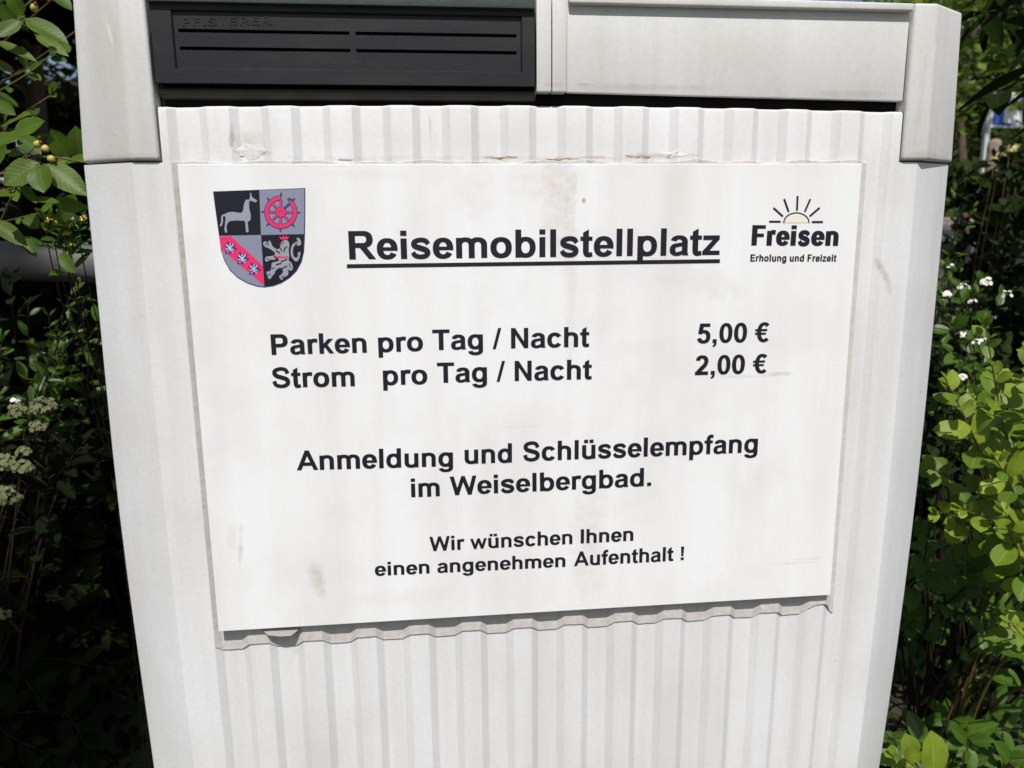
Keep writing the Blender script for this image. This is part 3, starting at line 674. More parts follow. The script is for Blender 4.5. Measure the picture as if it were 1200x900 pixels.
rd = [[Cz(*p) for p in q] for q in wring(88, 112, -46, 268)] + [[Cz(*p) for p in q] for q in wring(10, 34, 0, 360)]
for k in range(8):
    a = R(k * 45 + 1)
    if k != 7: rd.append(barC((wc[0] + 36 * math.cos(a), wc[1] + 36 * math.sin(a)), (wc[0] + 90 * math.cos(a), wc[1] + 90 * math.sin(a)), 9))
flat(rd, 'wheel', M['crest_red'], crest, y3)
# red bend with three small eagles
flat([[Cz(*p) for p in ((166, 462), (244, 460), (470, 668), (478, 806), (172, 548))]], 'bend', M['crest_red'], crest, y2)
eb = []; ew = []; rnd = random.Random(6)
for cx, cy in ((238, 542), (324, 616), (406, 690)):
    for k in range(9):
        a = R(k * 40 + 8); r_ = (50, 34, 44)[k % 3]; eb.append([Cz(cx, cy)] + [Cz(cx + q * r_ * math.cos(a + d), cy + q * r_ * math.sin(a + d)) for q, d in ((.7, -.34), (1, -.1), (1, .1), (.7, .34))])
    for dx, dy, ex, ey, w_ in ((-26, -22, -6, -4, 9), (24, -24, 6, -2, 8), (-4, -10, 6, 22, 13), (-28, 10, -8, 6, 7), (10, 8, 28, 14, 7), (-12, 18, -18, 32, 6), (14, 22, 22, 34, 6), (2, -30, 0, -16, 8)):
        ew.append(barC((cx + dx, cy + dy), (cx + ex, cy + ey), w_))
flat(eb, 'eagle_blue', M['crest_blue'], crest, y3); flat(ew, 'eagle', simple('eagle_white', (.55, .55, .68), .5, .3), crest, y4)  # dark-blue printed bodies under the white strokes
# lion
lion = [(600, 500), (622, 488), (644, 492), (656, 520), (650, 560), (655, 600), (650, 630), (672, 650), (680, 690), (660, 704), (640, 690), (650, 718), (636, 742), (614, 750), (606, 768), (594, 762), (584, 742), (604, 726), (612, 700), (590, 682), (560, 700), (552, 722), (536, 740), (520, 762), (508, 756), (500, 734), (494, 710), (520, 706), (530, 676), (532, 650), (560, 640), (584, 632), (566, 618), (548, 626), (520, 626), (498, 640), (484, 628), (490, 606), (516, 602), (544, 596), (556, 580), (536, 562), (512, 546), (486, 536), (470, 514), (482, 496), (504, 500), (518, 490), (528, 510), (540, 534), (560, 548), (580, 552), (592, 532)]
tail = [(668, 600), (664, 560), (676, 520), (700, 502), (716, 498), (706, 480), (716, 470), (734, 486), (738, 516), (722, 528), (700, 522), (684, 540), (680, 574), (688, 604), (704, 612), (716, 600), (712, 582), (734, 570), (728, 606), (712, 636), (690, 632)]
flat([shape(lion, 2), shape(tail, 2)], 'lion', M['crest_white'], crest, y2)
cut = [barC(a, b, w_) for a, b, w_ in (((560, 560), (590, 580), 8), ((590, 540), (604, 566), 7), ((622, 540), (618, 572), 7), ((640, 530), (628, 545), 6), ((596, 640), (640, 622), 8), ((548, 604), (580, 622), 7), ((560, 662), (600, 650), 8), ((600, 690), (640, 668), 7),
    ((486, 512), (510, 522), 5), ((492, 500), (514, 508), 4), ((494, 616), (512, 622), 5), ((504, 734), (524, 728), 5), ((596, 752), (620, 738), 5), ((606, 506), (616, 506), 7), ((655, 650), (662, 685), 6), ((696, 520), (712, 512), 5), ((700, 596), (716, 590), 5), ((530, 690), (552, 680), 6))]
flat(cut, 'lion_line', M['crest_black'], crest, y3)
flat([[Cz(*p) for p in q] for q in (((594, 484), (584, 462), (602, 470), (612, 456), (622, 468), (638, 456), (640, 470), (652, 462), (646, 482)), ((540, 600), (552, 590), (566, 604), (590, 598), (610, 606), (640, 600), (652, 606), (630, 614), (590, 612), (560, 612)), ((588, 514), (606, 512), (606, 520), (588, 522)))], 'crown', M['crest_red'], crest, y3)

# ------------------------------------------------------------------ plants
NL, NWD = 6, 4
_t = np.linspace(0, 1, NL + 1); _u = np.linspace(-1, 1, NWD + 1)
LF = [(i * (NWD + 1) + j, i * (NWD + 1) + j + 1, (i + 1) * (NWD + 1) + j + 1, (i + 1) * (NWD + 1) + j) for i in range(NL) for j in range(NWD)]
LUV = [(.5 + .5 * u, t) for t in _t for u in _u]
def leaf(base, d, nrm, L, W, rnd, belly=.5, fold=.25, curl=.25, tip=1.0, stalk=.12):
    """one leaf: base point, direction, upper-side normal, length, width"""
    d = Vector(d).normalized(); nrm = Vector(nrm); nrm = (nrm - d * nrm.dot(d)).normalized(); s = d.cross(nrm); V = []
    cu = curl * rnd.uniform(.3, 1.5); tw = rnd.uniform(-.3, .3); wav = rnd.uniform(0, 6)
    for t in _t:
        q = t ** (math.log(.5) / math.log(belly)); wdt = W * .5 * max(0.0, math.sin(math.pi * min(1, q))) ** (.62 if tip >= 1 else .5) * (1 - .12 * t)
        if t == 0 or t == 1: wdt = W * .015
        c = Vector(base) + d * (L * (stalk + t * (1 - cu * cu * .12))) - nrm * (L * cu * .5 * t * t)
        for u in _u:
            V.append(tuple(c + s * (wdt * u) + nrm * (abs(u) * wdt * fold + tw * u * wdt * t + .03 * W * math.sin(wav + t * 9) * abs(u))))
    return V, LF, LUV
def add_leaf(bag, base, d, nrm, L, W, rnd, stems=None, **k):
    bag.add(*leaf(base, d, nrm, L, W, rnd, **k))
    if stems is not None:
        dd = Vector(d).normalized(); stems.add(*tube([base, Vector(base) + dd * (L * .15)], L * .012, 4))
def rdir(rnd, z=(-1, 1)):
    a = rnd.uniform(0, 2 * math.pi); zz = rnd.uniform(*z); r_ = math.sqrt(1 - zz * zz); return Vector((r_ * math.cos(a), r_ * math.sin(a), zz))
SUNW = Vector((-.05, -.55, .83))
def shoot(bag, stems, P, r0, r1, n, L, W, rnd, start=.15, pair=True, up=.35, droop=0.0, grow=True, nb=SUNW, spread=1.0, **k):
    C = catmull(P, 8); m_ = len(C) - 1; stems.add(*tube(C, [r0 + (r1 - r0) * i / m_ for i in range(m_ + 1)], 5))
    for i in range(n):
        f = start + (1 - start) * (i + .5) / n; j = min(m_ - 1, int(f * m_)); p = C[j].lerp(C[j + 1], f * m_ - j); ax = (C[j + 1] - C[j]).normalized()
        a0 = i * (math.pi / 2 if pair else 2.4) + rnd.uniform(-.4, .4); o = ax.orthogonal().normalized(); b = ax.cross(o)
        for s_ in ((0, math.pi) if pair else (0,)):
            lat = o * math.cos(a0 + s_) + b * math.sin(a0 + s_)
            d = (lat * spread + ax * (up + .5 * f) + Vector((0, 0, -droop)) + rdir(rnd) * .25).normalized()
            sz = rnd.uniform(.6, 1.25) * ((1.0 - .55 * max(0, f - .6) / .4) if grow else 1)
            nn = (nb + ax * .4 + rdir(rnd) * .45)
            add_leaf(bag, p, d, nn, L * sz, W * sz, rnd, stems, **k)
    # terminal tuft
    ax = (C[-1] - C[-2]).normalized()
    for q in range(3): add_leaf(bag, C[-1], ax + rdir(rnd) * .55, nb + rdir(rnd) * .5, L * .45, W * .4, rnd, None, **k)
def bush(name, label, cat, base, shoots_tips, mats, L, W, seed, n=7, r0=.0026, roots=5, loc=None, group=None, foliage='foliage', smooth=True, **k):
    """a shrub whose shoots rise from near its base to the given tips"""
    rnd = random.Random(seed); root = empty(name, base, label, cat, group); lv, st = Bag(), Bag()
    for tip in shoots_tips:
        tip = Vector(tip); bq = Vector(base) + Vector((rnd.uniform(-.06, .06), rnd.uniform(-.06, .06), 0))
        mid = bq.lerp(tip, .55) + Vector((rnd.uniform(-.05, .05), rnd.uniform(-.05, .05), .06)); md2 = bq.lerp(tip, .8) + Vector((rnd.uniform(-.03, .03), rnd.uniform(-.03, .03), .05))
        shoot(lv, st, [bq, mid, md2, tip], r0, r0 * .25, n, L, W, rnd, **k)
    f = lv.build(foliage, mats[0], root); s_ = st.build('stem', mats[1], root); return root
def cluster(P, r_, n, petal, rnd, flat_=.5):
    """small five-petalled flowers packed in a flattened head"""
    V = []; Fc = []
    for i in range(n):
        q = rdir(rnd, (-.2, 1)); c = Vector(P) + Vector((q.x * r_, q.y * r_, q.z * r_ * flat_)) * rnd.uniform(.6, 1); nn = (q + Vector((0, -.6, .5)) + rdir(rnd) * .4).normalized(); a = nn.orthogonal().normalized(); b = nn.cross(a)
        for k in range(5):
            t = 2 * math.pi * k / 5; u = a * math.cos(t) + b * math.sin(t); v = nn.cross(u); o = len(V)
            V += [tuple(c), tuple(c + u * petal * .6 + v * petal * .38 + nn * petal * .15), tuple(c + u * petal + nn * petal * .05), tuple(c + u * petal * .6 - v * petal * .38 + nn * petal * .15)]; Fc.append((o, o + 1, o + 2, o + 3))
    return V, Fc
def ball(P, r_, sx=1.0, ax=Vector((0, 0, 1)), n=8):
    ax = Vector(ax).normalized(); a = ax.orthogonal().normalized(); b = ax.cross(a); V = []; Fc = []
    for i in range(n + 1):
        t = math.pi * i / n
        for k in range(n): V.append(tuple(Vector(P) + ax * (-math.cos(t) * r_ * sx) + (a * math.cos(2 * math.pi * k / n) + b * math.sin(2 * math.pi * k / n)) * (math.sin(t) * r_)))
    Fc = [(i * n + k, i * n + (k + 1) % n, (i + 1) * n + (k + 1) % n, (i + 1) * n + k) for i in range(n) for k in range(n)]; return V, Fc

# --- right: lime-green shrub in the sun
rnd = random.Random(11)
lime = empty('lime_shrub', (.72, .42, 0), 'sunlit lime-green shrub with small rounded leaves right of the cabinet', 'shrub')
lv, st = Bag(), Bag()
RB = Vector((.72, .42, 0))
def px_shoot(path, Y0, Y1, n, Lp, **k):
    P = [at(x, y, Y0 + (Y1 - Y0) * i / (len(path) - 1)) for i, (x, y) in enumerate(path)]
    shoot(lv, st, P, .0018, .0007, n + 2, Lp * 1.12, Lp * .80, rnd, belly=.56, fold=.16, curl=.3, tip=.9, **k)
px_shoot([(1215, 640), (1190, 560), (1172, 480), (1155, 385)], .22, .12, 8, .034)
px_shoot([(1195, 640), (1165, 575), (1140, 510), (1112, 452)], .20, .10, 7, .034)
px_shoot([(1240, 620), (1225, 540), (1212, 470), (1205, 410)], .22, .12, 8, .036)
px_shoot([(1215, 660), (1200, 610), (1185, 570), (1165, 535)], .18, .07, 6, .036)
px_shoot([(1235, 690), (1200, 655), (1165, 612), (1130, 598)], .20, .10, 6, .032)
px_shoot([(1240, 720), (1215, 690), (1190, 640), (1178, 600)], .18, .08, 5, .034)
px_shoot([(1180, 640), (1140, 600), (1112, 560), (1086, 548)], .26, .18, 6, .026)
px_shoot([(1230, 790), (1215, 765), (1198, 745), (1185, 730)], .2, .12, 4, .03)
px_shoot([(1150, 960), (1110, 930), (1080, 905), (1052, 884)], .12, .04, 4, .040)
px_shoot([(1190, 700), (1160, 640), (1130, 610), (1098, 600)], .24, .16, 6, .030)
px_shoot([(1220, 600), (1190, 545), (1178, 500), (1170, 440)], .26, .2, 7, .034)
px_shoot([(1240, 640), (1210, 600), (1195, 560), (1188, 520)], .3, .22, 6, .036)
px_shoot([(1200, 560), (1165, 520), (1150, 480), (1138, 462)], .3, .24, 6, .032)
px_shoot([(1250, 560), (1235, 520), (1222, 470), (1216, 440)], .12, .05, 6, .036)
for q in ((1215, 640, .22), (1195, 640, .2), (1240, 620, .22), (1215, 660, .18), (1235, 690, .2), (1240, 720, .18), (1180, 640, .26), (1230, 790, .2), (1150, 960, .12), (1250, 560, .12)):
    p = at(*q); st.add(*tube(catmull([RB + Vector((rnd.uniform(-.04, .04), rnd.uniform(-.04, .04), 0)), RB.lerp(p, .6) + Vector((.03, .05, .02)), p], 6), .0022, 5))
lv.build('foliage', M['leaf_lime'], lime); st.build('stem', M['twig_green'], lime)
# --- right: broad-leaved mid-green shrub low down
rnd = random.Random(5)
tips = [at(rnd.uniform(1045, 1290), rnd.uniform(590, 1000), rnd.uniform(.16, .5)) for _ in range(60)]
bush('broad_leaf_shrub', 'glossy mid-green broad-leaved shrub low beside the right edge of the cabinet', 'shrub', (.80, .55, 0), tips, (M['leaf_mid'], M['twig']), .046, .026, 21, n=5, belly=.48, fold=.3, curl=.35, start=.45)
# --- right: dark shrub behind the lime one
tips = [at(rnd.uniform(1075, 1330), rnd.uniform(365, 900), rnd.uniform(.55, 1.05)) for _ in range(100)] + [at(rnd.uniform(1182, 1330), rnd.uniform(205, 350), rnd.uniform(.6, 1.0)) for _ in range(24)]
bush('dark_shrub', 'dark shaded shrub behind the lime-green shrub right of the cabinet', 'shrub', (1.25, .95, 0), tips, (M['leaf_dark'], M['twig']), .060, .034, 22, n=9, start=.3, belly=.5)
# --- right: white-flowering shrub
rnd = random.Random(8)
fl = [(1112, 312), (1128, 335), (1140, 352), (1130, 400), (1146, 398), (1120, 392), (1136, 428), (1128, 440), (1108, 344), (1098, 425), (1152, 330), (1160, 372), (1180, 345), (1116, 470)]
tips = [at(x + rnd.uniform(-6, 6), y + 4, .40 + rnd.uniform(-.06, .06)) for x, y in fl]
wf = bush('flowering_shrub', 'shrub with small white blossoms between cabinet and dark shrub on the right', 'shrub', (.95, .62, 0), tips, (M['leaf_mid'], M['twig']), .042, .024, 23, n=5, start=.55)
for t, (x, y) in zip(tips, fl):
    b = Bag(); b.add(*cluster(t + Vector((0, -.01, .004)), rnd.uniform(.005, .011), rnd.randint(5, 12), rnd.uniform(.0026, .0042), rnd, .9)); b.build('blossom', M['petal'], wf, False)
# --- right: small sprigs in front of the path
rnd = random.Random(77)
tips = [at(x, y, .75) for x, y in ((1122, 250), (1140, 244), (1126, 312), (1108, 322), (1146, 326), (1100, 345), (1160, 335), (1118, 224), (1132, 205))]
bush('sprig_shrub', 'thin-stemmed shrub with small green leaves seen against the pale path right of the hood', 'shrub', (1.05, .95, 0), tips, (M['leaf_mid'], M['twig']), .032, .016, 78, n=7, start=.62, r0=.0022)
# --- right: overhanging tree with dark drooping leaves
rnd = random.Random(3)
ov = empty('overhanging_tree', (1.9, .9, 0), 'dark broad-leaved tree hanging its branches over the upper right corner', 'tree')
lv, st = Bag(), Bag()
tk = [Vector((1.9, .9, 0)), Vector((1.85, .88, .8)), Vector((1.72, .8, 1.5)), Vector((1.6, .75, 2.3))]
b = Bag(); b.add(*tube(catmull(tk, 8), [.07 - .0016 * i for i in range(25)], 9)); b.build('trunk', M['bark'], ov)
for path, Y, n, L in (([(1330, -60), (1250, 0), (1190, 10), (1150, 14)], .55, 6, .075), ([(1330, 20), (1270, 60), (1210, 92), (1150, 118)], .50, 3, .085), 
                      ([(1330, -120), (1260, -50), (1200, -22), (1160, -18)], .6, 6, .075), ([(1330, 160), (1280, 190), (1240, 215), (1205, 232)], .5, 5, .07), ([(1300, -40), (1265, 10), (1240, 40), (1222, 56)], .6, 5, .07)):
    P = [tk[2].lerp(tk[3], rnd.random())] + [at(x, y, Y + .1 * (3 - i)) for i, (x, y) in enumerate(path)]
    shoot(lv, st, P, .006, .001, n + 1, L, L * .42, rnd, start=.45, up=.5, droop=.55, pair=True, belly=.45, fold=.3, curl=.5, grow=False, nb=Vector((0, .2, 1)))
for i in range(26):     # the rest of the crown above the picture
    c = Vector((rnd.uniform(.75, 2.6), rnd.uniform(.3, 1.6), rnd.uniform(1.75, 2.9))); P = [tk[3].lerp(tk[2], rnd.random()), tk[3].lerp(c, .6) + Vector((0, 0, .1)), c]
    shoot(lv, st, P, .008, .0015, 9, .08, .036, rnd, start=.3, droop=.4, belly=.45, grow=False)
for (bx, by), (tx, ty), Y, wf_ in (((1222, 74), (1119, 126), .42, .30), ((1225, 100), (1166, 127), .36, .34), ((1215, -12), (1143, 24), .46, .36), ((1180, -20), (1118, 8), .55, .3), ((1228, 30), (1176, 18), .5, .36), ((1230, 140), (1176, 160), .44, .3), ((1230, 52), (1190, 34), .5, .4), ((1235, 190), (1180, 205), .5, .3)):
    b0, b1 = at(bx, by, Y), at(tx, ty, Y - .01); L = (b1 - b0).length
    add_leaf(lv, b0, b1 - b0, (.1, .35, .8), L, L * wf_, rnd, None, belly=.46, fold=.2, curl=.2, stalk=.02)
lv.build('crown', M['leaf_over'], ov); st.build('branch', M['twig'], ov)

# --- left: fresh-green shrub with berries reaching to the cabinet
rnd = random.Random(17)
sv = empty('berry_shrub', (-1.55, .75, 0), 'fresh-green shrub with oval leaves and small unripe berries left of the cabinet', 'shrub')
lv, st = Bag(), Bag(); BB = Vector((-1.55, .75, 0))
YL = .10
def tw(path, Y0, Y1, r_=.0018):
    P = [at(x, y, Y0 + (Y1 - Y0) * i / (len(path) - 1)) for i, (x, y) in enumerate(path)]; C = catmull(P, 6); st.add(*tube(C, [r_ * (1.2 - .8 * i / len(C)) for i in range(len(C))], 5)); return P
tw([(-160, 330), (-60, 240), (0, 205), (12, 196), (50, 184), (98, 190)], .30, .08); tw([(-90, 320), (-20, 290), (14, 230), (22, 214)], .28, .1, .0014)
tw([(-140, 160), (-60, 90), (0, 42), (28, 20)], .32, .12); tw([(-20, 205), (8, 202), (30, 182), (44, 170)], .1, .08, .0011); tw([(8, 202), (36, 182), (60, 186)], .1, .08, .0011)
# hand placed leaves: base pixel, tip pixel, depth, width factor, normal
for (bx, by), (tx, ty), Y, wf_, nn in [
    ((48, 190), (4, 214), .09, .72, (.1, -.9, .5)), ((46, 192), (50, 224), .07, .85, (-.2, -.85, .5)), ((50, 192), (99, 224), .08, .52, (.2, -.8, .6)), ((22, 160), (46, 178), .10, .6, (-.1, -.8, .6)),
    ((14, 160), (48, 140), .12, .6, (0, -.8, .55)), ((-10, 168), (18, 158), .10, .55, (0, -.8, .6)), ((80, 188), (60, 152), .13, .7, (.1, -.8, .6)), ((82, 184), (66, 196), .12, .6, (.1, -.8, .6)),
    ((96, 190), (88, 150), .15, .7, (.2, -.8, .5)), ((78, 190), (98, 184), .11, .7, (.1, -.7, .7)), ((30, 178), (10, 182), .11, .55, (0, -.8, .6)), ((-6, 196), (2, 170), .12, .6, (0, -.8, .5)),
    ((-12, 228), (16, 226), .09, .5, (0, -.6, .8)), ((24, 216), (42, 236), .1, .35, (0, -.6, .8)), ((38, 232), (70, 238), .1, .4, (-.2, -.5, .9)), ((62, 236), (98, 244), .1, .45, (.3, -.7, -.3)), ((88, 226), (70, 262), .12, .5, (.5, -.6, .2)),
    ((30, 252), (44, 266), .12, .7, (0, -.8, .5)), ((-10, 258), (30, 286), .12, .4, (-.3, -.6, .7)), ((70, 296), (86, 318), .10, .5, (0, -.9, .3)), ((26, 276), (40, 298), .14, .5, (0, -.8, .5)),
    ((28, 22), (76, 44), .10, .42, (-.35, -.6, .72)), ((26, 24), (-4, 42), .11, .55, (.3, -.75, .5)), ((40, 40), (78, 62), .14, .3, (-.35, -.5, .72)), ((-6, 48), (40, 66), .12, .26, (-.3, -.5, .8)), ((18, 28), (-2, 4), .14, .8, (.5, -.85, .1)), ((28, 18), (8, -8), .13, .7, (.2, -.9, .3)),
    ((60, -10), (82, 8), .2, .5, (0, -.7, .6)), ((-10, 120), (16, 132), .2, .5, (0, -.8, .6)), ((2, 150), (34, 132), .18, .6, (0, -.4, .9))]:
    b0, b1 = at(bx, by, Y), at(tx, ty, Y - .012); L = (b1 - b0).length
    add_leaf(lv, b0, b1 - b0, nn, L, L * wf_, rnd, st, belly=.47, fold=.22, curl=.22, stalk=.03)
for i in range(30):      # fuller growth behind and beyond the left edge
    tip = at(rnd.uniform(-130, 96), rnd.uniform(-90, 285), rnd.uniform(.18, .45)); p0 = BB + Vector((rnd.uniform(-.1, .15), rnd.uniform(-.1, .1), .75)); shoot(lv, st, [BB, p0, p0.lerp(tip, .6) + Vector((-.03, .08, .06)), tip], .0026, .0008, 5, .046, .026, rnd, start=.72, pair=False, belly=.47, fold=.25)
lv.build('foliage', M['leaf_serv'], sv); st.build('stem', M['twig_green'], sv)
for (x, y), (ex, ey), Y in [((44, 169), (51, 165), .08), ((53, 174), (57, 178), .08), ((60, 186), (66, 190), .08), ((40, 9), (42, 2), .11)]:
    p, q = at(x, y, Y), at(ex, ey, Y - .004); b = Bag(); b.add(*ball(p, .0034, 1.15, q - p)); o = b.build('berry', M['berry'], sv)
    t = Bag(); t.add(*ball(p + (q - p).normalized() * .0042, .0017, 1.2, q - p, 6)); t.build('berry_tip', M['berry_tip'], o)
# --- left: dark shrub in deep shade with cream flower heads
rnd = random.Random(29)
tips = [at(rnd.uniform(-160, 175), rnd.uniform(330, 960), rnd.uniform(.42, 1.0)) for _ in range(80)]
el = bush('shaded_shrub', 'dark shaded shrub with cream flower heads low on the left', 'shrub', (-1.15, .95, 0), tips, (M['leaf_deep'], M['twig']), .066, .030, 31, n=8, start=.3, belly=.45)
for x, y, r_, n in ((18, 470, .006, 4), (22, 483, .016, 20), (50, 478, .020, 26), (46, 500, .014, 14), (4, 546, .02, 26), (27, 530, .010, 8), (28, 548, .014, 14), (4, 584, .026, 34), (-20, 500, .02, 20), (2, 722, .012, 8)):
    p = at(x, y, .40); b = Bag(); b.add(*cluster(p, r_ * .85, int(n * 2.4), .0042, rnd, .9)); b.build('flower_head', M['petal'] if y == 470 else M['cream'], el, False)
    b = Bag(); b.add(*tube(catmull([p + Vector((0, .004, 0)), p + Vector((-.01, .05, -.05)), Vector((-1.1, .9, p.z - .15))], 5), .0009, 4)); b.build('flower_stalk', M['twig'], el)
# lighter low plant peeping out at the shrub's foot
rnd = random.Random(41)
tips = [at(rnd.uniform(-20, 120), rnd.uniform(335, 430), rnd.uniform(.34, .5)) for _ in range(16)]
bush('low_shrub', 'small mid-green shrub below the berry shrub on the left', 'shrub', (-1.0, .75, 0), tips, (M['leaf_mid'], M['twig']), .034, .016, 33, n=5, start=.6)

# ------------------------------------------------------------------ trees
def tree(name, label, x, y, h, cr, ch, mat, seed, nl=3500, ls=.10, group=None, lean=(0, 0), low=.35, cat='tree'):
    rnd = random.Random(seed); z0 = ground_h(x, y); root = empty(name, (x, y, z0), label, cat, group)
    top = Vector((x + lean[0], y + lean[1], z0 + h)); base = Vector((x, y, z0 - .05))
    sp = [base, base.lerp(top, .35) + Vector((rnd.uniform(-.1, .1), rnd.uniform(-.1, .1), 0)), base.lerp(top, .7) + Vector((rnd.uniform(-.15, .15), rnd.uniform(-.15, .15), 0)), top]
    C = catmull(sp, 8); rr = h * .018; b = Bag(); b.add(*tube(C, [rr * (1 - .85 * i / 24) for i in range(25)], 8)); lv = Bag(); cents = []
    for i in range(15):
        f = rnd.uniform(low, .98); p = C[int(f * 24)]; q = rdir(rnd, (-.25, .7)); e = p + Vector((q.x * cr, q.y * cr, q.z * ch * .5)) * rnd.uniform(.55, 1.05)
        b.add(*tube(catmull([p, p.lerp(e, .5) + Vector((0, 0, .06 * h)), e], 4), [rr * .4, rr * .38, rr * .35, rr * .3, rr * .26, rr * .22, rr * .18, rr * .13, rr * .08], 5)); cents.append((e, rnd.uniform(.25, .5) * cr)); cents.append((p.lerp(e, .6), rnd.uniform(.2, .4) * cr))
    b.build('trunk', M['bark'], root)
    V = []; Fc = []; U = []
    for i in range(nl):
        c, r_ = cents[rnd.randrange(len(cents))]; q = rdir(rnd) * (r_ * rnd.random() ** .45); q.z *= .7; p = c + q; d = rdir(rnd, (-.8, .4)); nn = (Vector((0, -.3, .8)) + rdir(rnd) * .9).normalized(); s_ = d.cross(nn)
        if s_.length < .1: continue
        s_.normalize(); L = ls * rnd.uniform(.6, 1.3); o = len(V); nn2 = s_.cross(d)
        V += [tuple(p), tuple(p + d * L * .5 + s_ * L * .3 + nn2 * L * .06), tuple(p + d * L), tuple(p + d * L * .5 - s_ * L * .3 + nn2 * L * .06)]; U += [(.5, 0), (1, .5), (.5, 1), (0, .5)]; Fc.append((o, o + 1, o + 2, o + 3))
    mesh_obj('crown', V, Fc, mat, root, False, U); return root
FAR = 'trees standing behind the cabinet'
# right background
def ray_xy(px, Y): p = at(px, 274, Y); return p.x, p.y
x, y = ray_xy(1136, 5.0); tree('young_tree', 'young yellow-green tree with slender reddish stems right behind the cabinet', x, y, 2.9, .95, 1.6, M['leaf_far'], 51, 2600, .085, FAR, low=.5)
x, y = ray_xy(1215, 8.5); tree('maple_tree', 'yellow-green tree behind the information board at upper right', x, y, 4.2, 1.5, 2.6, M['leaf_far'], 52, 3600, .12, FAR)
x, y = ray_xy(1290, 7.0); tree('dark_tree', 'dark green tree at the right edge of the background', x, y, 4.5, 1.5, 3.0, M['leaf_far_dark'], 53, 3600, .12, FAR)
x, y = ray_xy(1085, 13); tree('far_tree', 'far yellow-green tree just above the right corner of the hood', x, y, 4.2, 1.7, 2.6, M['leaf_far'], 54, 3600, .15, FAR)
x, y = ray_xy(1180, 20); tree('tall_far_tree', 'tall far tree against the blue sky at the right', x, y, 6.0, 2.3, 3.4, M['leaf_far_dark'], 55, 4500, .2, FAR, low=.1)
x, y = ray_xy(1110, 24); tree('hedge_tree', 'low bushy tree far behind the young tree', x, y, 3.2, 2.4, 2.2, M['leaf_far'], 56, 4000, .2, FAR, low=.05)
# left background, in the shade of the added trees outside the picture
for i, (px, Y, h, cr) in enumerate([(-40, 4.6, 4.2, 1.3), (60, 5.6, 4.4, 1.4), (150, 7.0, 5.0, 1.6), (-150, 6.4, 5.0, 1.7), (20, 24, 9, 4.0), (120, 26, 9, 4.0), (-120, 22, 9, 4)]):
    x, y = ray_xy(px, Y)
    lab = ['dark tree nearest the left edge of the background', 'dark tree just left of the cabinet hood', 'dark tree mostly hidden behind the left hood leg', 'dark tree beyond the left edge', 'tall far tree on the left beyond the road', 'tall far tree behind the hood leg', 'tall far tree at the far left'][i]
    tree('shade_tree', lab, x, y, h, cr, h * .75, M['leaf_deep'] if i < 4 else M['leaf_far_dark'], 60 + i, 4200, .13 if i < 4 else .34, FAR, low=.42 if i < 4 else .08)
# unseen trees added beside and behind the camera to shade the left side
tree('added_shade_tree', 'small unseen leafy tree added behind the camera to shade the left shrubs', -2.0, -2.1, 4.1, .85, 1.1, M['leaf_far_dark'], 80, 9000, .16, None, low=.76)
tree('added_shade_tree', 'tall unseen leafy tree added farther behind the camera to shade the left background', -3.15, -3.4, 8.0, 1.45, 2.8, M['leaf_far_dark'], 81, 9000, .30, None, low=.62)
tree('added_shade_tree', 'large unseen leafy tree added beyond the left edge to shade the left side', -3.4, .4, 6.2, 1.6, 3.0, M['leaf_far_dark'], 82, 8000, .28, None, low=.45)

# ------------------------------------------------------------------ information board, boulder, flowers, van at the back
Yb = 5.2
bd = empty('notice_board', tuple(at(1190, 300, Yb)), 'white board with blue and green marks standing on posts at far right', 'notice board')
bd.location.z = ground_h(bd.location.x, bd.location.y)
p0, p1 = at(1164, 108, Yb), at(1262, 150, Yb)
bm = bmesh.new(); bm_box(bm, p0.x, p1.x, Yb, Yb + .03, p1.z, p0.z, .006); bm_obj('board', bm, M['board_white'], bd)
for xx in (p0.x - .012, p1.x + .012):
    bm = bmesh.new(); bm_box(bm, xx - .018, xx + .018, Yb - .005, Yb + .035, ground_h(xx, Yb) - .1, p0.z + .05, .006); bm_obj('post', bm, M['post'], bd)
def patch(name, a, b, mat):
    q0, q1 = at(*a, Yb), at(*b, Yb); bm = bmesh.new(); bm_box(bm, q0.x, q1.x, Yb - .004, Yb - .001, q1.z, q0.z); bm_obj(name, bm, mat, bd)
patch('green_band', (1167, 109), (1180, 114), M['board_green']); patch('blue_picture', (1166, 116), (1175, 146), M['board_blue']); patch('blue_strip', (1174, 144), (1186, 147.5), M['board_blue']); patch('blue_picture', (1196, 116), (1230, 130), M['board_blue'])
rnd = random.Random(2); c = at(1164, 176, 3.6); c.z = at(1164, 184, 3.6).z
gz = ground_h(c.x, c.y); zt_ = at(1164, 163, 3.6).z; V, Fc = tube([(c.x, c.y, gz - .1), (c.x, c.y, gz + .3), (c.x + .004, c.y, zt_ - .03), (c.x + .005, c.y, zt_ - .008), (c.x + .005, c.y, zt_)], [.042, .040, .036, .031, .016], 12)
tag(mesh_obj('wooden_post', V, Fc, M['stone'], None, True, loc=(c.x, c.y, gz)), 'short brown weathered wooden post below the white board', 'post')
rnd = random.Random(19)
cp = empty('umbel_plant', (at(1230, 300, 1.6).x, 1.75, 0), 'plant with pale yellow flower heads in front of the wooden post', 'plant'); st = Bag(); lv = Bag()
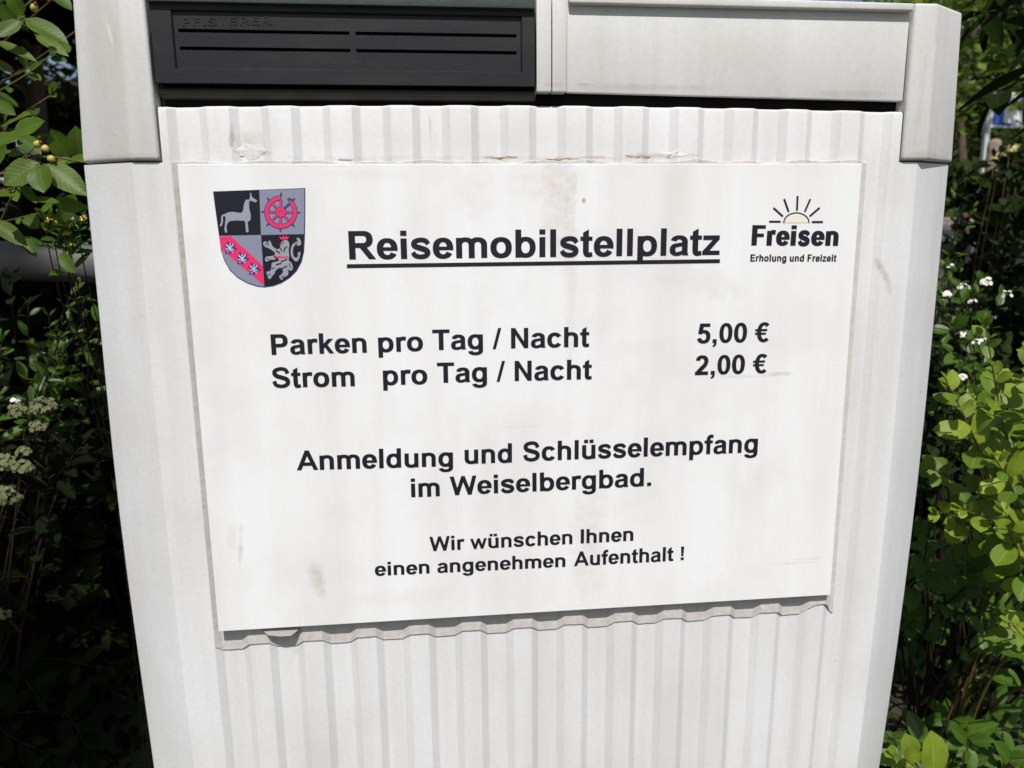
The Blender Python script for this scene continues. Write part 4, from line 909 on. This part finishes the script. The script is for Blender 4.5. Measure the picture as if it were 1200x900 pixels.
for x, y, r_, n in ((1184, 176, .022, 60), (1172, 182, .016, 40), (1166, 186, .010, 20), (1190, 172, .014, 24)):
    p = at(x, y, 1.6); b = Bag(); b.add(*cluster(p, r_, n, .006, rnd, .6)); b.build('flower_head', simple('umbel_pale_yellow', (.62, .55, .25), .7, .2, (300, .2, .001), .25), cp, False)
    shoot(lv, st, [Vector(cp.location) + Vector((rnd.uniform(-.05, .05), 0, 0)), Vector((p.x + .05, 1.7, p.z * .6)), p], .004, .0015, 5, .07, .03, rnd, start=.3)
lv.build('foliage', M['leaf_dark'], cp); st.build('stem', M['twig_green'], cp)

# yellow flower sprays on a plant below the berry shrub
rnd = random.Random(23)
yf = empty('yellow_flower_plant', (-.95, .42, 0), 'slim plant with tiny yellow flowers beneath the berry shrub', 'plant'); st = Bag(); lv = Bag()
for x, y in ((67, 262), (85, 265), (80, 274), (86, 287), (74, 252), (58, 258), (96, 256)):
    p = at(x, y, .20); b = Bag(); b.add(*cluster(p, .004, 3, .0036, rnd)); b.build('flower', M['yellow'], yf, False)
    shoot(lv, st, [Vector((p.x - .10, .52, 0)), Vector((p.x - .07, .46, p.z * .6)), p + Vector((-.015, .03, -.06)), p], .0011, .0005, 4, .03, .012, rnd, start=.7)
lv.build('foliage', M['leaf_mid'], yf); st.build('stem', M['twig'], yf)

# dense dark hedges that close the view behind the shrubs
def hedge(name, label, x0, x1, y0, y1, top, mat, seed, n, L):
    rnd = random.Random(seed); root = empty(name, ((x0 + x1) / 2, (y0 + y1) / 2, 0), label, 'hedge'); V = []; Fc = []; U = []; st = Bag()
    for i in range(n):
        x, y = rnd.uniform(x0, x1), rnd.uniform(y0, y1); t = top + .09 * math.sin(x * 5 + seed) + .06 * math.sin(x * 13 + y * 7) + rnd.uniform(-.05, .05); z = t * (1 - rnd.random() ** 1.6)
        p = Vector((x, y, z)); d = rdir(rnd, (-.6, .7)); nn = (Vector((0, -.5, .7)) + rdir(rnd) * .8).normalized(); s_ = d.cross(nn)
        if s_.length < .15: continue
        s_.normalize(); n2 = s_.cross(d); l_ = L * rnd.uniform(.6, 1.3); o = len(V)
        V += [tuple(p), tuple(p + d * l_ * .35 + s_ * l_ * .24 + n2 * l_ * .05), tuple(p + d * l_ * .7 + s_ * l_ * .18 + n2 * l_ * .03), tuple(p + d * l_), tuple(p + d * l_ * .7 - s_ * l_ * .18 + n2 * l_ * .03), tuple(p + d * l_ * .35 - s_ * l_ * .24 + n2 * l_ * .05), tuple(p + d * l_ * .5)]
        U += [(.5, 0), (1, .35), (.9, .7), (.5, 1), (.1, .7), (0, .35), (.5, .5)]; Fc += [(o, o + 1, o + 6), (o + 1, o + 2, o + 6), (o + 2, o + 3, o + 6), (o + 3, o + 4, o + 6), (o + 4, o + 5, o + 6), (o + 5, o, o + 6)]
    for i in range(int((x1 - x0) * 22)):
        x, y = rnd.uniform(x0, x1), rnd.uniform(y0, y1); st.add(*tube(catmull([(x, y, -.02), (x + rnd.uniform(-.06, .06), y, top * .5), (x + rnd.uniform(-.12, .12), y + rnd.uniform(-.1, .1), top * rnd.uniform(.8, 1.02))], 4), .004, 4))
    mesh_obj('foliage', V, Fc, mat, root, True, U); st.build('stem', M['twig'], root)
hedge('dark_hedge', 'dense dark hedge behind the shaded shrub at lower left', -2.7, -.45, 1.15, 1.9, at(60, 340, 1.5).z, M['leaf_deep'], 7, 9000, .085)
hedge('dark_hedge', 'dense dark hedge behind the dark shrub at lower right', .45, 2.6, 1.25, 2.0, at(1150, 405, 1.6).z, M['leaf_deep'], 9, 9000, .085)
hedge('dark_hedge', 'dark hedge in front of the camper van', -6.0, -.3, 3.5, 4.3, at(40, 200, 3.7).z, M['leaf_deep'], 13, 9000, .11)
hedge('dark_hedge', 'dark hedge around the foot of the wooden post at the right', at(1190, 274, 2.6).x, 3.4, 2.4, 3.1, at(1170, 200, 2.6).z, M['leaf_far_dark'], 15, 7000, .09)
hedge('tall_hedge', 'tall far hedge closing the view at the back', -16, 26, 25, 27.5, 5.2, M['leaf_far_dark'], 17, 15000, .75)
# grey rail of the parking place behind the left hedge
Yr = .80; q0, q1 = at(60, 290, Yr), at(60, 336, Yr); hb = q0.z - q1.z; zc = (q0.z + q1.z) / 2
gr = empty('guard_rail', (-1.5, Yr + .06, 0), 'grey rounded guard rail in the shade behind the berry shrub', 'guard rail')
pr = [(math.cos(a) * .03, math.sin(a) * hb / 2) for a in [R(90 + 180 * k / 12) for k in range(13)]]
V = [(x, Yr + .03 + a, zc + b - (x + .66) * .06) for x in (-2.6, -.43) for a, b in pr + [(.012, -hb / 2), (.012, hb / 2)]]
m_ = len(pr) + 2; Fc = [tuple(range(m_)), tuple(range(m_, 2 * m_))[::-1]] + [(i, (i + 1) % m_, m_ + (i + 1) % m_, m_ + i) for i in range(m_)]
o = mesh_obj('beam', V, Fc, M['rail'], gr); o.data.polygons.foreach_set('use_smooth', [True] * len(o.data.polygons)); o.data.set_sharp_from_angle(angle=R(40))
for xx in (-2.4, -1.5):
    bm = bmesh.new(); bm_box(bm, xx - .03, xx + .03, Yr + .044, Yr + .10, -.1, zc + .03 - (xx + .66) * .06, .006); bm_obj('post', bm, M['rail'], gr)
# camper van parked beyond the left trees
def camper():
    YV_ = 9.0; a = at(-60, 133, YV_); b = at(75, 262, YV_)
    xr = at(100, 140, YV_).x; zt = at(20, 130, YV_).z; L = 5.4; x0 = xr - L
    root = empty('camper_van', (x0 + L / 2, YV_ + 1.0, 0), 'pale grey camper van parked behind the trees on the left', 'camper van')
    prof_ = [(0, .45), (0, zt - .12), (.12, zt), (L - 1.9, zt), (L - 1.35, zt - .25), (L - .62, zt * .56), (L - .12, zt * .46), (L, zt * .36), (L, .42), (L - .4, .36), (.3, .36)]
    bm = bmesh.new(); bm_prism_y(bm, [(x0 + x, z) for x, z in prof_], YV_, YV_ + 2.0, .05, 2); body = bm_obj('body', bm, M['van'], root, 35)
    for p in ([(L - 1.86, zt - .36), (L - 1.42, zt - .40), (L - .82, zt * .57), (L - 1.86, zt * .57)], [(1.0, zt - .75), (2.4, zt - .75), (2.4, zt * .55), (1.0, zt * .55)]):
        bm = bmesh.new(); bm_prism_y(bm, [(x0 + x, z) for x, z in p], YV_ - .012, YV_ + .004); bm_obj('side_window', bm, M['glass'], root)
    # windscreen on the sloping front
    q0, q1 = Vector((x0 + L - 1.33, 0, zt - .27)), Vector((x0 + L - .66, 0, zt * .58)); nn = Vector((q0.z - q1.z, 0, q1.x - q0.x)).normalized() * .012
    V = [(p.x + nn.x * s_, yy, p.z + nn.z * s_) for s_ in (1, -.3) for p in (q0, q1) for yy in (YV_ + .15, YV_ + 1.85)]
    mesh_obj('windscreen', V, [(0, 1, 3, 2), (4, 6, 7, 5), (0, 2, 6, 4), (1, 5, 7, 3), (0, 4, 5, 1), (2, 3, 7, 6)], M['glass'], root)
    for xx in (.95, L - 1.0):
        for yy in (YV_ - .03, YV_ + 1.80):
            c = Vector((x0 + xx, yy, .33)); V, Fc = tube([c, c + Vector((0, .05, 0)), c + Vector((0, .18, 0)), c + Vector((0, .22, 0))], [.29, .33, .33, .29], 24); t = mesh_obj('wheel', V, Fc, M['tyre'], root, True)
            V, Fc = tube([c + Vector((0, -.01, 0)), c + Vector((0, .228, 0))], .19, 20); mesh_obj('rim', V, Fc, M['rim'], t)
    for yy in (YV_ + .25, YV_ + 1.6):
        bm = bmesh.new(); bm_box(bm, x0 + L - .06, x0 + L + .015, yy - .15, yy + .15, zt * .30, zt * .36, .02); bm_obj('headlight', bm, M['lamp'], root)
camper()
